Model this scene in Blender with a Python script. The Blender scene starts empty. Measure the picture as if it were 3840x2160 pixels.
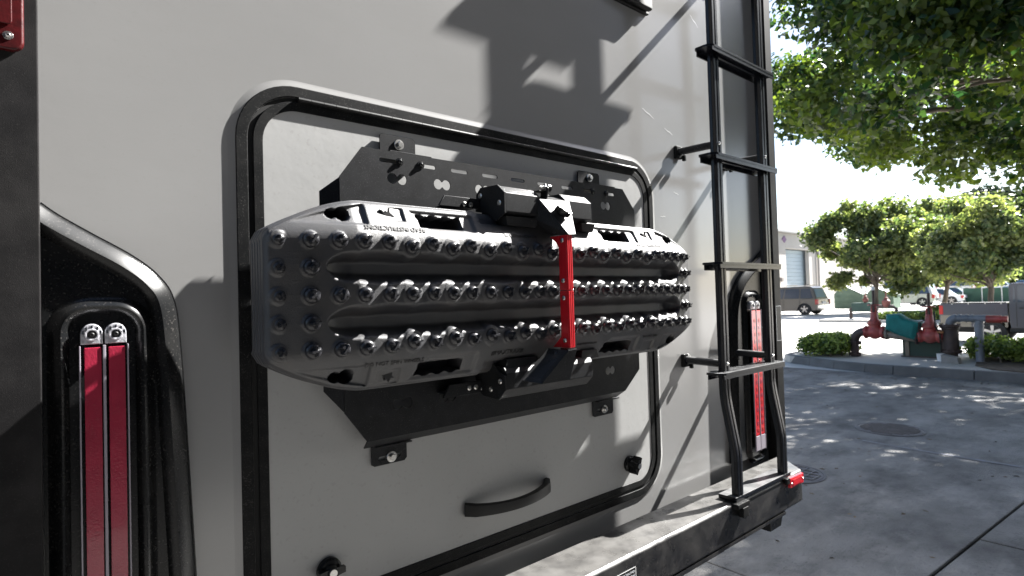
import bpy, bmesh, math, random
import numpy as np
from mathutils import Vector, Matrix
random.seed(7); rng = np.random.default_rng(7)
R = math.radians
D_ = bpy.data
scene = bpy.context.scene
col = scene.collection

# ------------------------------------------------------------ camera, sky, sun, exposure
def make_camera():
    a, p, r = R(49.77), R(1.2), R(1.66)
    F = Vector((math.cos(a)*math.cos(p), math.sin(a)*math.cos(p), math.sin(p)))
    Rt = Vector((math.sin(a), -math.cos(a), 0)); U = Rt.cross(F)
    R2 = Rt*math.cos(r) - U*math.sin(r); U2 = U*math.cos(r) + Rt*math.sin(r)
    cam = D_.cameras.new('camera'); cam.lens = 36*2120/3840; cam.sensor_width = 36
    cam.clip_start = .02; cam.clip_end = 3000
    cam.dof.use_dof = True; cam.dof.focus_distance = 1.25; cam.dof.aperture_fstop = 7.5
    o = D_.objects.new('camera', cam); col.objects.link(o)
    m = Matrix((R2, U2, -F)).transposed().to_4x4(); m.translation = Vector((0, -1.10, 1.60))
    o.matrix_world = m; scene.camera = o
    return o
make_camera()
SUN = Vector((5.1, -1.0, 4.6)).normalized()
w = D_.worlds.new('World'); scene.world = w; w.use_nodes = True
nt = w.node_tree; nt.nodes.clear()
sky = nt.nodes.new('ShaderNodeTexSky'); sky.sky_type = 'NISHITA'; sky.sun_disc = False
sky.sun_elevation = math.asin(SUN.z); sky.sun_rotation = math.atan2(SUN.x, SUN.y)
sky.air_density = 1.0; sky.dust_density = 1.2; sky.ozone_density = 1.0
bg = nt.nodes.new('ShaderNodeBackground'); bg.inputs[1].default_value = .05
wo = nt.nodes.new('ShaderNodeOutputWorld')
nt.links.new(sky.outputs[0], bg.inputs[0]); nt.links.new(bg.outputs[0], wo.inputs[0])
sl = D_.lights.new('sun', 'SUN'); sl.energy = 5.0; sl.angle = R(.53); sl.color = (1, .98, .945)
so = D_.objects.new('sun', sl); col.objects.link(so)
so.rotation_euler = SUN.to_track_quat('Z', 'Y').to_euler(); so.location = (20, -4, 20)
scene.view_settings.view_transform = 'Standard'; scene.view_settings.look = 'None'
scene.view_settings.gamma = 1; scene.view_settings.use_curve_mapping = False
scene.view_settings.exposure = 2.48

# ------------------------------------------------------------ materials
def mat(name, c, rough=.5, metal=0, var=0, vscale=8, bump=0, bscale=200, dust=0, dscale=60, dcol=(.3,.28,.25),
        spec=.5, coat=0, blotch=0, blscale=2, trans=0, stretch=None, brough=0, top=0, tcol=(.22, .21, .20), light=0, lcol=(.3, .3, .3), lscale=3):
    m = D_.materials.new(name); m.use_nodes = True; t = m.node_tree; N = t.nodes; L = t.links
    b = N['Principled BSDF']; b.inputs['Roughness'].default_value = rough; b.inputs['Metallic'].default_value = metal
    b.inputs['Specular IOR Level'].default_value = spec; b.inputs['Coat Weight'].default_value = coat
    b.inputs['Coat Roughness'].default_value = .08
    b.inputs['Base Color'].default_value = (*c, 1)
    if trans: b.inputs['Transmission Weight'].default_value = trans
    if not (var or bump or dust or blotch or brough or top): return m
    tc = N.new('ShaderNodeTexCoord'); src = tc.outputs['Object']
    if stretch:
        mp = N.new('ShaderNodeMapping'); mp.inputs['Scale'].default_value = stretch
        L.new(src, mp.inputs[0]); src = mp.outputs[0]
    def noise(sc, det=4, ro=.55):
        n = N.new('ShaderNodeTexNoise'); n.inputs['Scale'].default_value = sc; n.inputs['Detail'].default_value = det
        n.inputs['Roughness'].default_value = ro; L.new(src, n.inputs['Vector']); return n.outputs['Fac']
    cur = None
    def mixc(fac, A, B):
        x = N.new('ShaderNodeMix'); x.data_type = 'RGBA'; L.new(fac, x.inputs[0])
        if isinstance(A, tuple): x.inputs[6].default_value = (*A, 1)
        else: L.new(A, x.inputs[6])
        if isinstance(B, tuple): x.inputs[7].default_value = (*B, 1)
        else: L.new(B, x.inputs[7])
        return x.outputs[2]
    def ramp(f, a, b_, va=0, vb=1):
        x = N.new('ShaderNodeMapRange'); x.inputs[1].default_value = a; x.inputs[2].default_value = b_
        x.inputs[3].default_value = va; x.inputs[4].default_value = vb; L.new(f, x.inputs[0]); return x.outputs[0]
    if var:
        cur = mixc(ramp(noise(vscale), .3, .7), tuple(v*(1-var) for v in c), tuple(min(1, v*(1+var)) for v in c))
    if blotch:
        cur = mixc(ramp(noise(blscale, 6, .62), .42, .68, 0, blotch), cur if cur else c, dcol)
    if light:
        cur = mixc(ramp(noise(lscale, 7, .7), .50, .68, 0, light), cur if cur else c, lcol)
    if dust:
        n1 = noise(dscale, 2, .5); f = ramp(n1, .60, .70, 0, 1)
        n2 = ramp(noise(dscale*.09, 3), .35, .65, .25, 1)
        mm = N.new('ShaderNodeMath'); mm.operation = 'MULTIPLY'; L.new(f, mm.inputs[0]); L.new(n2, mm.inputs[1])
        m3 = N.new('ShaderNodeMath'); m3.operation = 'MULTIPLY'; L.new(mm.outputs[0], m3.inputs[0]); m3.inputs[1].default_value = dust
        cur = mixc(m3.outputs[0], cur if cur else c, dcol)
    if top:   # pale upward faces: settled dust on bumper, painted sun glint on ladder and rack
        ge = N.new('ShaderNodeNewGeometry'); sx_ = N.new('ShaderNodeSeparateXYZ'); L.new(ge.outputs['Normal'], sx_.inputs[0])
        mm = N.new('ShaderNodeMath'); mm.operation = 'MULTIPLY'; L.new(ramp(sx_.outputs[2], .45, .95, 0, top), mm.inputs[0]); L.new(ramp(noise(23, 5), .3, .6, .45, 1), mm.inputs[1])
        cur = mixc(mm.outputs[0], cur if cur else c, tcol)
    if cur: L.new(cur, b.inputs['Base Color'])
    if brough:
        L.new(ramp(noise(blscale*2.3, 5), .3, .7, max(0, rough-brough), rough+brough), b.inputs['Roughness'])
    if bump:
        bp = N.new('ShaderNodeBump'); bp.inputs['Strength'].default_value = bump; bp.inputs['Distance'].default_value = .001 if bscale > 60 else .01
        L.new(noise(bscale, 3, .6), bp.inputs['Height']); L.new(bp.outputs[0], b.inputs['Normal'])
    return m

def leafmat(name, c1, c2, tr=.35):
    m = D_.materials.new(name); m.use_nodes = True; t = m.node_tree; N = t.nodes; L = t.links; N.clear()
    at = N.new('ShaderNodeAttribute'); at.attribute_name = 'tone'
    mx = N.new('ShaderNodeMix'); mx.data_type = 'RGBA'; mx.inputs[6].default_value = (*c1, 1); mx.inputs[7].default_value = (*c2, 1)
    L.new(at.outputs['Fac'], mx.inputs[0])
    b = N.new('ShaderNodeBsdfPrincipled'); b.inputs['Roughness'].default_value = .45; L.new(mx.outputs[2], b.inputs['Base Color'])
    tl = N.new('ShaderNodeBsdfTranslucent')
    mul = N.new('ShaderNodeMix'); mul.data_type = 'RGBA'; mul.blend_type = 'MULTIPLY'; mul.inputs[0].default_value = 1
    L.new(mx.outputs[2], mul.inputs[6]); mul.inputs[7].default_value = (1.5, 1.6, .75, 1); L.new(mul.outputs[2], tl.inputs[0])
    ms = N.new('ShaderNodeMixShader'); ms.inputs[0].default_value = tr
    o = N.new('ShaderNodeOutputMaterial'); L.new(b.outputs[0], ms.inputs[1]); L.new(tl.outputs[0], ms.inputs[2]); L.new(ms.outputs[0], o.inputs[0])
    return m

M = {}
M['gelcoat'] = mat('grey_gelcoat', (.268, .266, .263), .20, var=.035, vscale=2.2, blotch=.15, blscale=2.4, dust=.35, dscale=110, dcol=(.24, .235, .225), bump=.012, bscale=26, stretch=(1, 1, 2.2), spec=1.0)
M['gelcoat_door'] = mat('grey_door_skin', (.37, .37, .365), .42, var=.04, vscale=5, dust=.3, dscale=120, dcol=(.24, .23, .22), bump=.05, bscale=20)
M['dusty_black'] = mat('dusty_black_trim', (.010, .0095, .010), .60, var=.3, vscale=18, dust=.12, dscale=420, dcol=(.16, .15, .14), blotch=.05, blscale=9, bump=.3, bscale=700, spec=.15)
M['frame_black'] = mat('black_frame_paint', (.006, .0065, .007), .48, dust=.35, dscale=520, dcol=(.2, .19, .18), spec=.10, blotch=.05, blscale=16)
M['gloss_black'] = mat('gloss_black_moulding', (.005, .0055, .006), .27, dust=.25, dscale=260, dcol=(.14, .13, .12), blotch=.05, blscale=14, spec=.3)
M['powder'] = mat('black_powder_coat', (.014, .0145, .016), .42, dust=.6, dscale=520, dcol=(.10, .10, .10), bump=.18, bscale=900, var=.25, vscale=30, spec=.17, top=.6, tcol=(.10, .10, .10))  # pale top colour paints sunlit lines onto the tab shelves
M['plastic'] = mat('textured_black_plastic', (.020, .021, .025), .54, var=.3, vscale=14, dust=.2, dscale=300, dcol=(.12, .10, .08), bump=.55, bscale=480, blotch=.16, blscale=13, spec=.85)
M['cleat'] = mat('smooth_black_nylon', (.022, .022, .025), .33, var=.4, vscale=45, bump=.3, bscale=300)
M['gap_shade'] = mat('painted_gap_shade', (.004, .004, .004), .8)
M['rubber'] = mat('black_rubber', (.006, .006, .006), .5, spec=.35)
M['alu_black'] = mat('black_anodised_tube', (.005, .006, .009), .26, dust=.12, dscale=240, dcol=(.25, .25, .25), top=.8, tcol=(.20, .20, .20), spec=.35)  # pale top colour paints sun glint into treads and foot plate
M['steel'] = mat('zinc_bolt', (.55, .54, .52), .3, 1, var=.15, vscale=300)
M['red'] = mat('red_anodised', (.48, .008, .016), .35, .15, var=.12, vscale=40, dust=.3, dscale=300, dcol=(.5, .2, .18))
M['redlens'] = mat('red_reflector_lens', (.30, .02, .045), .12, coat=.6, var=.12, vscale=25, bump=.5, bscale=300)
M['redlens_lit'] = mat('lit_tone_red_lens', (.50, .012, .02), .15, coat=.4, bump=.2, bscale=120, var=.15, vscale=90)  # brighter copy of the lens red, lit look put into the colour
M['amber'] = mat('dark_red_lens', (.05, .002, .003), .38, bump=.3, bscale=200, var=.4, vscale=90, spec=.3)
M['clear'] = mat('clear_lens', (.40, .40, .43), .22, .1, bump=.8, bscale=260, var=.35, vscale=150)
M['bumper'] = mat('bumper_paint', (.008, .008, .009), .34, blotch=.3, blscale=9, dcol=(.09, .085, .08), dust=.35, dscale=160, brough=.14, top=.9, tcol=(.105, .102, .097))
M['edge'] = mat('lens_edge_plastic', (.30, .27, .31), .25, spec=.6)
M['white'] = mat('white_print', (.75, .75, .75), .5)
M['embossed'] = mat('embossed_letter', (.010, .010, .011), .5)
M['sil_text'] = mat('sticker_ink', (.55, .57, .6), .5)
M['scratch'] = mat('white_scuff', (.6, .6, .6), .6)

def link(o, parent=None):
    col.objects.link(o)
    if parent is not None: o.parent = parent
    return o
def tag(o, label=None, cat=None, group=None, kind=None):
    if label: o['label'] = label
    if cat: o['category'] = cat
    if group: o['group'] = group
    if kind: o['kind'] = kind
    return o
def empty(name, loc, label, cat, group=None):
    o = D_.objects.new(name, None); o.empty_display_size = .1; link(o); o.location = loc
    return tag(o, label, cat, group)
def settle(o, parent):
    """parent while keeping world coordinates of vertices (parents are un-rotated empties or un-moved meshes)"""
    if parent is not None:
        o.parent = parent
        wp = Vector((0, 0, 0)); q = parent
        while q: wp += q.location; q = q.parent
        o.location = -wp + o.location
    return o
def mesh(name, vs, fs, m, parent=None, smooth=False, angle=None):
    me = D_.meshes.new(name); me.from_pydata([tuple(v) for v in vs], [], [tuple(f) for f in fs]); me.update()
    if m: me.materials.append(m)
    if smooth: me.polygons.foreach_set('use_smooth', [True]*len(me.polygons))
    if angle:
        me.polygons.foreach_set('use_smooth', [True]*len(me.polygons))
        try: me.set_sharp_from_angle(angle=R(angle))
        except Exception: pass
    o = D_.objects.new(name, me); link(o); return settle(o, parent)
def wnorm(o):
    md = o.modifiers.new('weighted_normals', 'WEIGHTED_NORMAL'); md.keep_sharp = True; md.mode = 'FACE_AREA'; md.weight = 80
    return o
def bm_obj(name, bm, m, parent=None, angle=35):
    bmesh.ops.recalc_face_normals(bm, faces=bm.faces)
    me = D_.meshes.new(name); bm.to_mesh(me); bm.free()
    if m: me.materials.append(m)
    if angle:
        me.polygons.foreach_set('use_smooth', [True]*len(me.polygons)); me.set_sharp_from_angle(angle=R(angle))
    o = D_.objects.new(name, me); link(o)
    if angle: wnorm(o)
    return settle(o, parent)
def bevel(bm, w_, seg=2, ang=30):
    es = [e for e in bm.edges if len(e.link_faces) == 2 and e.calc_face_angle(0) > R(ang)]
    if w_ and es: bmesh.ops.bevel(bm, geom=es, offset=w_, segments=seg, affect='EDGES', profile=.5, clamp_overlap=True)
def add_box(bm, a, b):
    x0, y0, z0 = a; x1, y1, z1 = b
    v = [bm.verts.new(p) for p in [(x0,y0,z0),(x1,y0,z0),(x1,y1,z0),(x0,y1,z0),(x0,y0,z1),(x1,y0,z1),(x1,y1,z1),(x0,y1,z1)]]
    for f in [(0,1,2,3),(4,5,6,7),(0,1,5,4),(1,2,6,5),(2,3,7,6),(3,0,4,7)]: bm.faces.new([v[i] for i in f])
def box(name, a, b, m, parent=None, bv=.002, seg=2):
    bm = bmesh.new(); add_box(bm, a, b); bmesh.ops.recalc_face_normals(bm, faces=bm.faces); bevel(bm, bv, seg)
    return bm_obj(name, bm, m, parent)
def wbox(name, x0, x1, s0, s1, z0, z1, m, parent=None, bv=.002, seg=2):      # box in trailer coordinates: s = distance out of the rear wall
    return box(name, (x0, -s1, z0), (x1, -s0, z1), m, parent, bv, seg)
def prism(name, A, B, m, parent=None, bv=0, seg=2, angle=35):
    """loft between two polygons A and B of equal length (lists of 3D points)"""
    bm = bmesh.new(); va = [bm.verts.new(p) for p in A]; vb = [bm.verts.new(p) for p in B]; n = len(A)
    bm.faces.new(va); bm.faces.new(vb[::-1])
    for i in range(n): bm.faces.new([va[i], va[(i+1) % n], vb[(i+1) % n], vb[i]])
    bmesh.ops.recalc_face_normals(bm, faces=bm.faces); bevel(bm, bv, seg)
    return bm_obj(name, bm, m, parent, angle)
def xprism(name, prof, x0, x1, m, parent=None, bv=.002):                     # (s,z) profile along x
    return prism(name, [(x0, -s, z) for s, z in prof], [(x1, -s, z) for s, z in prof], m, parent, bv)
def sprism(name, prof, s0, s1, m, parent=None, bv=.002):                     # (x,z) profile along s
    return prism(name, [(x, -s0, z) for x, z in prof], [(x, -s1, z) for x, z in prof], m, parent, bv)
def sweep_verts(pts, rad, n=12, squash=None, cap=True):
    pts = [Vector(p) for p in pts]; vs = []; fs = []; k = len(pts)
    rads = rad if isinstance(rad, (list, tuple)) else [rad]*k
    up = Vector((0, 0, 1)); prev = None
    for i, p in enumerate(pts):
        t = (pts[min(i+1, k-1)] - pts[max(i-1, 0)]).normalized()
        if prev is None:
            a = t.cross(up); a = t.cross(Vector((1, 0, 0))) if a.length < .01 else a
        else: a = prev - t*prev.dot(t)
        a.normalize(); prev = a; b = t.cross(a)
        for j in range(n):
            th = 2*math.pi*j/n; ca, sa = math.cos(th), math.sin(th)
            vs.append(p + (a*ca + b*sa)*rads[i])
    for i in range(k-1):
        for j in range(n):
            fs.append((i*n+j, i*n+(j+1) % n, (i+1)*n+(j+1) % n, (i+1)*n+j))
    if cap: fs.append(tuple(range(n))[::-1]); fs.append(tuple(range((k-1)*n, k*n)))
    return vs, fs
def tube(name, pts, rad, m, parent=None, n=12):
    v, f = sweep_verts(pts, rad, n); o = mesh(name, v, f, m, parent, angle=40); return o
def lathe_verts(prof, c, ax, n=20):
    """prof list of (r, h) along axis ax from c"""
    ax = Vector(ax).normalized(); c = Vector(c); a = ax.orthogonal().normalized(); b = ax.cross(a); vs = []; fs = []
    for r, h in prof:
        for j in range(n):
            th = 2*math.pi*j/n; vs.append(c + ax*h + (a*math.cos(th)+b*math.sin(th))*max(r, 1e-5))
    for i in range(len(prof)-1):
        for j in range(n): fs.append((i*n+j, i*n+(j+1) % n, (i+1)*n+(j+1) % n, (i+1)*n+j))
    fs.append(tuple(range(n))[::-1]); fs.append(tuple(range((len(prof)-1)*n, len(prof)*n)))
    return vs, fs
def lathe(name, prof, c, ax, m, parent=None, n=20, angle=35):
    v, f = lathe_verts(prof, c, ax, n); return mesh(name, v, f, m, parent, angle=angle)
def merge(parts):
    V = []; F = []
    for v, f in parts:
        k = len(V); V += [tuple(x) for x in v]; F += [tuple(i+k for i in g) for g in f]
    return V, F
def boxv(a, b):
    x0, y0, z0 = a; x1, y1, z1 = b
    return ([(x0,y0,z0),(x1,y0,z0),(x1,y1,z0),(x0,y1,z0),(x0,y0,z1),(x1,y0,z1),(x1,y1,z1),(x0,y1,z1)],
            [(0,3,2,1),(4,5,6,7),(0,1,5,4),(1,2,6,5),(2,3,7,6),(3,0,4,7)])
def rrect(x0, x1, z0, z1, r, n=10):
    P = []
    for cx, cz, a0 in ((x1-r, z1-r, 0), (x0+r, z1-r, 90), (x0+r, z0+r, 180), (x1-r, z0+r, 270)):
        for i in range(n+1):
            a = R(a0 + 90*i/n); P.append((cx + r*math.cos(a), cz + r*math.sin(a)))
    return P
def plate(name, outer, holes, s0, s1, m, parent=None, bev=0):
    """flat plate with real holes; outlines in (x,z); from s0 to s1 off the wall"""
    cu = D_.curves.new(name, 'CURVE'); cu.dimensions = '2D'; cu.fill_mode = 'BOTH'
    cu.extrude = (s1-s0)/2 - bev; cu.bevel_depth = bev; cu.bevel_resolution = 2; cu.offset = -bev
    for P in [outer]+holes:
        sp = cu.splines.new('POLY'); sp.points.add(len(P)-1)
        for i, (x, z) in enumerate(P): sp.points[i].co = (x, z, 0, 1)
        sp.use_cyclic_u = True
    tmp = D_.objects.new('tmp', cu); col.objects.link(tmp)
    dg = bpy.context.evaluated_depsgraph_get(); me = D_.meshes.new_from_object(tmp.evaluated_get(dg))
    D_.objects.remove(tmp); D_.curves.remove(cu)
    sm = (s0+s1)/2
    me.transform(Matrix(((1, 0, 0, 0), (0, 0, -1, -sm), (0, 1, 0, 0), (0, 0, 0, 1))))
    me.materials.clear(); me.materials.append(m)
    me.polygons.foreach_set('use_smooth', [True]*len(me.polygons)); me.set_sharp_from_angle(angle=R(40))
    o = D_.objects.new(name, me); link(o)
    if bev: wnorm(o)
    return settle(o, parent)
def text(name, body, size, mtx, m, parent=None, ext=.0004, sx=1):
    cu = D_.curves.new(name, 'FONT'); cu.body = body; cu.size = size; cu.extrude = ext; cu.align_x = 'CENTER'; cu.align_y = 'CENTER'
    cu.resolution_u = 2
    tmp = D_.objects.new('tmp', cu); col.objects.link(tmp)
    dg = bpy.context.evaluated_depsgraph_get(); me = D_.meshes.new_from_object(tmp.evaluated_get(dg))
    D_.objects.remove(tmp); D_.curves.remove(cu)
    me.transform(mtx @ Matrix.Diagonal((sx, 1, 1, 1))); me.materials.clear(); me.materials.append(m)
    o = D_.objects.new(name, me); link(o); return settle(o, parent)
def frame_m(origin, xa, ya):
    xa = Vector(xa).normalized(); ya = Vector(ya).normalized(); za = xa.cross(ya)
    m = Matrix((xa, ya, za)).transposed().to_4x4(); m.translation = Vector(origin); return m
def bolt(name, x, s, z, r, m, parent, hexhead=True, ax=(0, -1, 0), h=.005):
    c = (x, -s, z)
    parts = [lathe_verts([(r*1.35, 0), (r*1.4, h*.15), (r*1.3, h*.3), (r*.9, h*.32)], c, ax, 18)]
    n = 6 if hexhead else 14
    prof = [(r*.85, h*.2), (r*.85, h*.9), (r*.7, h*1.05)] if hexhead else [(r*.95, h*.2), (r*.8, h*.7), (r*.5, h), (r*.42, h*.98), (r*.35, h*.6)]
    parts.append(lathe_verts(prof, c, ax, n))
    v, f = merge(parts); return mesh(name, v, f, m, parent, angle=30)

GZ = .10
# ============================================================ SETTING: ground, street, car park, island
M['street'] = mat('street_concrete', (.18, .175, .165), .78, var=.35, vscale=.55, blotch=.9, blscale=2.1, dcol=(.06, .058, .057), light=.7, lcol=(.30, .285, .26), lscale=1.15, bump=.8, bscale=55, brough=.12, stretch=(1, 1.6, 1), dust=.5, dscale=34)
M['lot'] = mat('car_park_concrete', (.50, .485, .46), .8, var=.08, vscale=.3, blotch=.15, blscale=.4, dcol=(.45, .43, .40))
M['asphalt'] = mat('ground_asphalt', (.06, .06, .062), .9, var=.2, vscale=2)
M['kerb'] = mat('kerb_concrete', (.13, .13, .13), .8, var=.2, vscale=3, blotch=.45, blscale=2.5, dcol=(.06, .06, .062), bump=.5, bscale=40)
M['isle'] = mat('island_concrete', (.42, .40, .37), .85, var=.12, vscale=2, blotch=.3, blscale=1.5, dcol=(.28, .26, .24))
M['soil'] = mat('brown_bark_soil', (.10, .075, .055), .95, var=.4, vscale=12, bump=1, bscale=30)
M['iron'] = mat('cast_iron_cover', (.085, .08, .085), .6, .15, var=.3, vscale=8, dust=.3, dscale=60, dcol=(.2, .19, .18))
M['paint_blue'] = mat('worn_utility_paint', (.21, .215, .235), .8, var=.2, vscale=9, blotch=.9, blscale=7, dcol=(.15, .15, .15))

def sheet(name, pts, z, m, parent=None, kind=None, thick=.0, bv=0):
    bm = bmesh.new(); v = [bm.verts.new((x, y, z)) for x, y in pts]; f = bm.faces.new(v)
    if thick:
        r_ = bmesh.ops.extrude_face_region(bm, geom=[f]); 
        bmesh.ops.translate(bm, verts=[g for g in r_['geom'] if isinstance(g, bmesh.types.BMVert)], vec=(0, 0, -thick))
        bmesh.ops.recalc_face_normals(bm, faces=bm.faces); bevel(bm, bv, 1)
    o = bm_obj(name, bm, m, parent, 30 if thick else None)
    if kind: o['kind'] = kind
    return o
sheet('ground', [(-400, -700), (1200, -700), (1200, 900), (-400, 900)], GZ-.03, M['asphalt'], kind='structure')
sheet('car_park', [(11.46, -60), (260, -60), (260, 120), (11.46, 120)], GZ-.004, M['lot'], kind='structure')
street = sheet('street', [(-20, -40), (11.455, -40), (11.455, 60), (-20, 60)], GZ-.022, M['rubber'], kind='structure')
def seam_y(x): return -.27 - .0857*(x-4.28)
g = .009
slabs = [
    [(4.27+g, -9), (11.45, -9), (11.45, seam_y(11.45)-g), (4.27+g, seam_y(4.27)-g)],
    [(-3, -9), (4.27-g, -9), (4.27-g, seam_y(4.27)-g), (-3, seam_y(-3)-g)],
    [(2.87+g/2, seam_y(2.87)+g), (11.45, seam_y(11.45)+g), (11.45, 9), (2.87+g/2, 9)],
    [(-3, seam_y(-3)+g), (2.87-g/2, seam_y(2.87)+g), (2.87-g/2, 9), (-3, 9)],
    [(-3, 9.02), (11.45, 9.02), (11.45, 40), (-3, 40)], [(-3, -30), (11.45, -30), (11.45, -9.02), (-3, -9.02)]]
for P in slabs: sheet('slab', P, GZ, M['street'], street, thick=.02, bv=.003)
# faint blue utility paint line
def wobble_strip(P, wd, z, m, name, parent):
    vs = []; fs = []
    n = 60
    for i in range(n+1):
        t = i/n*(len(P)-1); k = min(int(t), len(P)-2); u = t-k
        x = P[k][0]*(1-u)+P[k+1][0]*u; y = P[k][1]*(1-u)+P[k+1][1]*u
        ww = wd*(.75+.5*random.random()); vs += [(x-ww/2, y, z), (x+ww/2, y, z)]
    for i in range(n): fs.append((2*i, 2*i+1, 2*i+3, 2*i+2))
    return mesh(name, vs, fs, m, parent)
wobble_strip([(6.28, 1.0), (6.25, .79), (6.22, .34), (6.19, -.4)], .045, GZ+.004, M['paint_blue'], 'painted_line', street)

def manhole(x, y, r, label, grid):
    t = empty('manhole_cover', (x, y, GZ), label, 'manhole cover', 'manhole covers in the street')
    lathe('rim', [(r*1.06, .001), (r*1.06, .006), (r*1.0, .007), (r*.99, .002)], (x, y, GZ), (0, 0, 1), M['iron'], t, 40)
    lathe('lid', [(r*.975, .001), (r*.975, .006), (.01, .0065)], (x, y, GZ), (0, 0, 1), M['iron'], t, 40)
    P = []
    st = .075 if grid else .05
    k = int(r*.9/st)
    for i in range(-k, k+1):
        h = math.sqrt(max(0, (r*.88)**2-(i*st)**2))
        P.append(boxv((x+i*st-.008, y-h, GZ+.0066), (x+i*st+.008, y+h, GZ+.0125)))
        P.append(boxv((x-h, y+i*st-.008, GZ+.0066), (x+h, y+i*st+.008, GZ+.0115)))
    if not grid: P = P[::2]
    v, f = merge(P); mesh('raised_ribs', v, f, M['iron'], t)
manhole(4.76, 1.06, .27, 'round cast iron cover with square grid pattern beside the bumper end', True)
manhole(6.97, .96, .305, 'smooth round iron cover farther out in the shaded street', False)

# litter on the street: bits of leaf and grit
r_ = np.random.default_rng(4); P = []
for i in range(420):
    x, y = r_.uniform(2.6, 11.3), r_.uniform(-2.5, 4.6)
    if i % 3 == 0: x = 11.3 - abs(r_.normal())*.35
    a = r_.uniform(0, 6.28); q = r_.uniform(.008, .028); h = r_.uniform(.002, .010)
    c_, s_ = math.cos(a)*q, math.sin(a)*q
    P.append(([(x-c_, y-s_, GZ+.001), (x-s_*.5, y+c_*.5, GZ+h), (x+c_, y+s_, GZ+.002), (x+s_*.5, y-c_*.5, GZ+.001)], [(0, 1, 2), (0, 2, 3)]))
v, f = merge(P); lit = mesh('leaf_litter', v, f, mat('dry_leaf_litter', (.10, .07, .04), .8, var=.6, vscale=3)); tag(lit, 'scattered dry leaf bits and grit on the shaded street', 'litter', kind='stuff')
# island
isl_front = [(11.46, -12), (11.46, .79), (11.46, 1.94), (11.50, 2.66), (11.68, 3.25), (11.92, 3.79), (12.17, 4.28), (12.45, 4.52)]
isl_back = [(12.9, 4.58), (13.5, 4.50), (14.3, 4.2), (14.5, 3.6), (14.5, -12)]
isl = isl_front + isl_back
island = sheet('traffic_island', [(x+.13 if x < 12 else x, y) for x, y in isl], GZ+.146, M['isle'], kind='structure', thick=.14)
def kerb_run(P):
    # P polyline; stones between given cut points, 12cm wide, inward normal to the left/right decided by sign
    for i in range(len(P)-1):
        a = Vector((*P[i], 0)); b = Vector((*P[i+1], 0)); d = (b-a); L_ = d.length; d.normalize(); nrm = Vector((d.y, -d.x, 0))
        gp = .006
        a2 = a + d*gp; b2 = b - d*gp*.2
        q = .03
        A = [a2 + Vector((0, 0, GZ-.02)), a2 + nrm*q + Vector((0, 0, GZ+.15)), a2 + nrm*.15 + Vector((0, 0, GZ+.15)), a2 + nrm*.15 + Vector((0, 0, GZ-.02))]
        B = [p + (b2-a2) for p in A]
        prism('kerb_stone', A, B, M['kerb'], island, .012, 2)
fr = [(11.46, -12), (11.46, -9), (11.46, -6), (11.46, -3), (11.46, -1.2), (11.46, -.1), (11.46, 1.08), (11.46, 2.2), (11.50, 2.66), (11.68, 3.25), (11.92, 3.79), (12.17, 4.28), (12.45, 4.52), (12.9, 4.58), (13.5, 4.50), (14.3, 4.2), (14.5, 3.6), (14.5, -12)]
kerb_run(fr)
sheet('soil_bed', [(11.62, -11.9), (14.3, -11.9), (14.3, 1.2), (13.2, 1.35), (12.2, 1.2), (11.75, .9), (11.62, .5)], GZ+.165, M['soil'], island, thick=.015)
# slight raised pad under pipes is the island top itself

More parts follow.
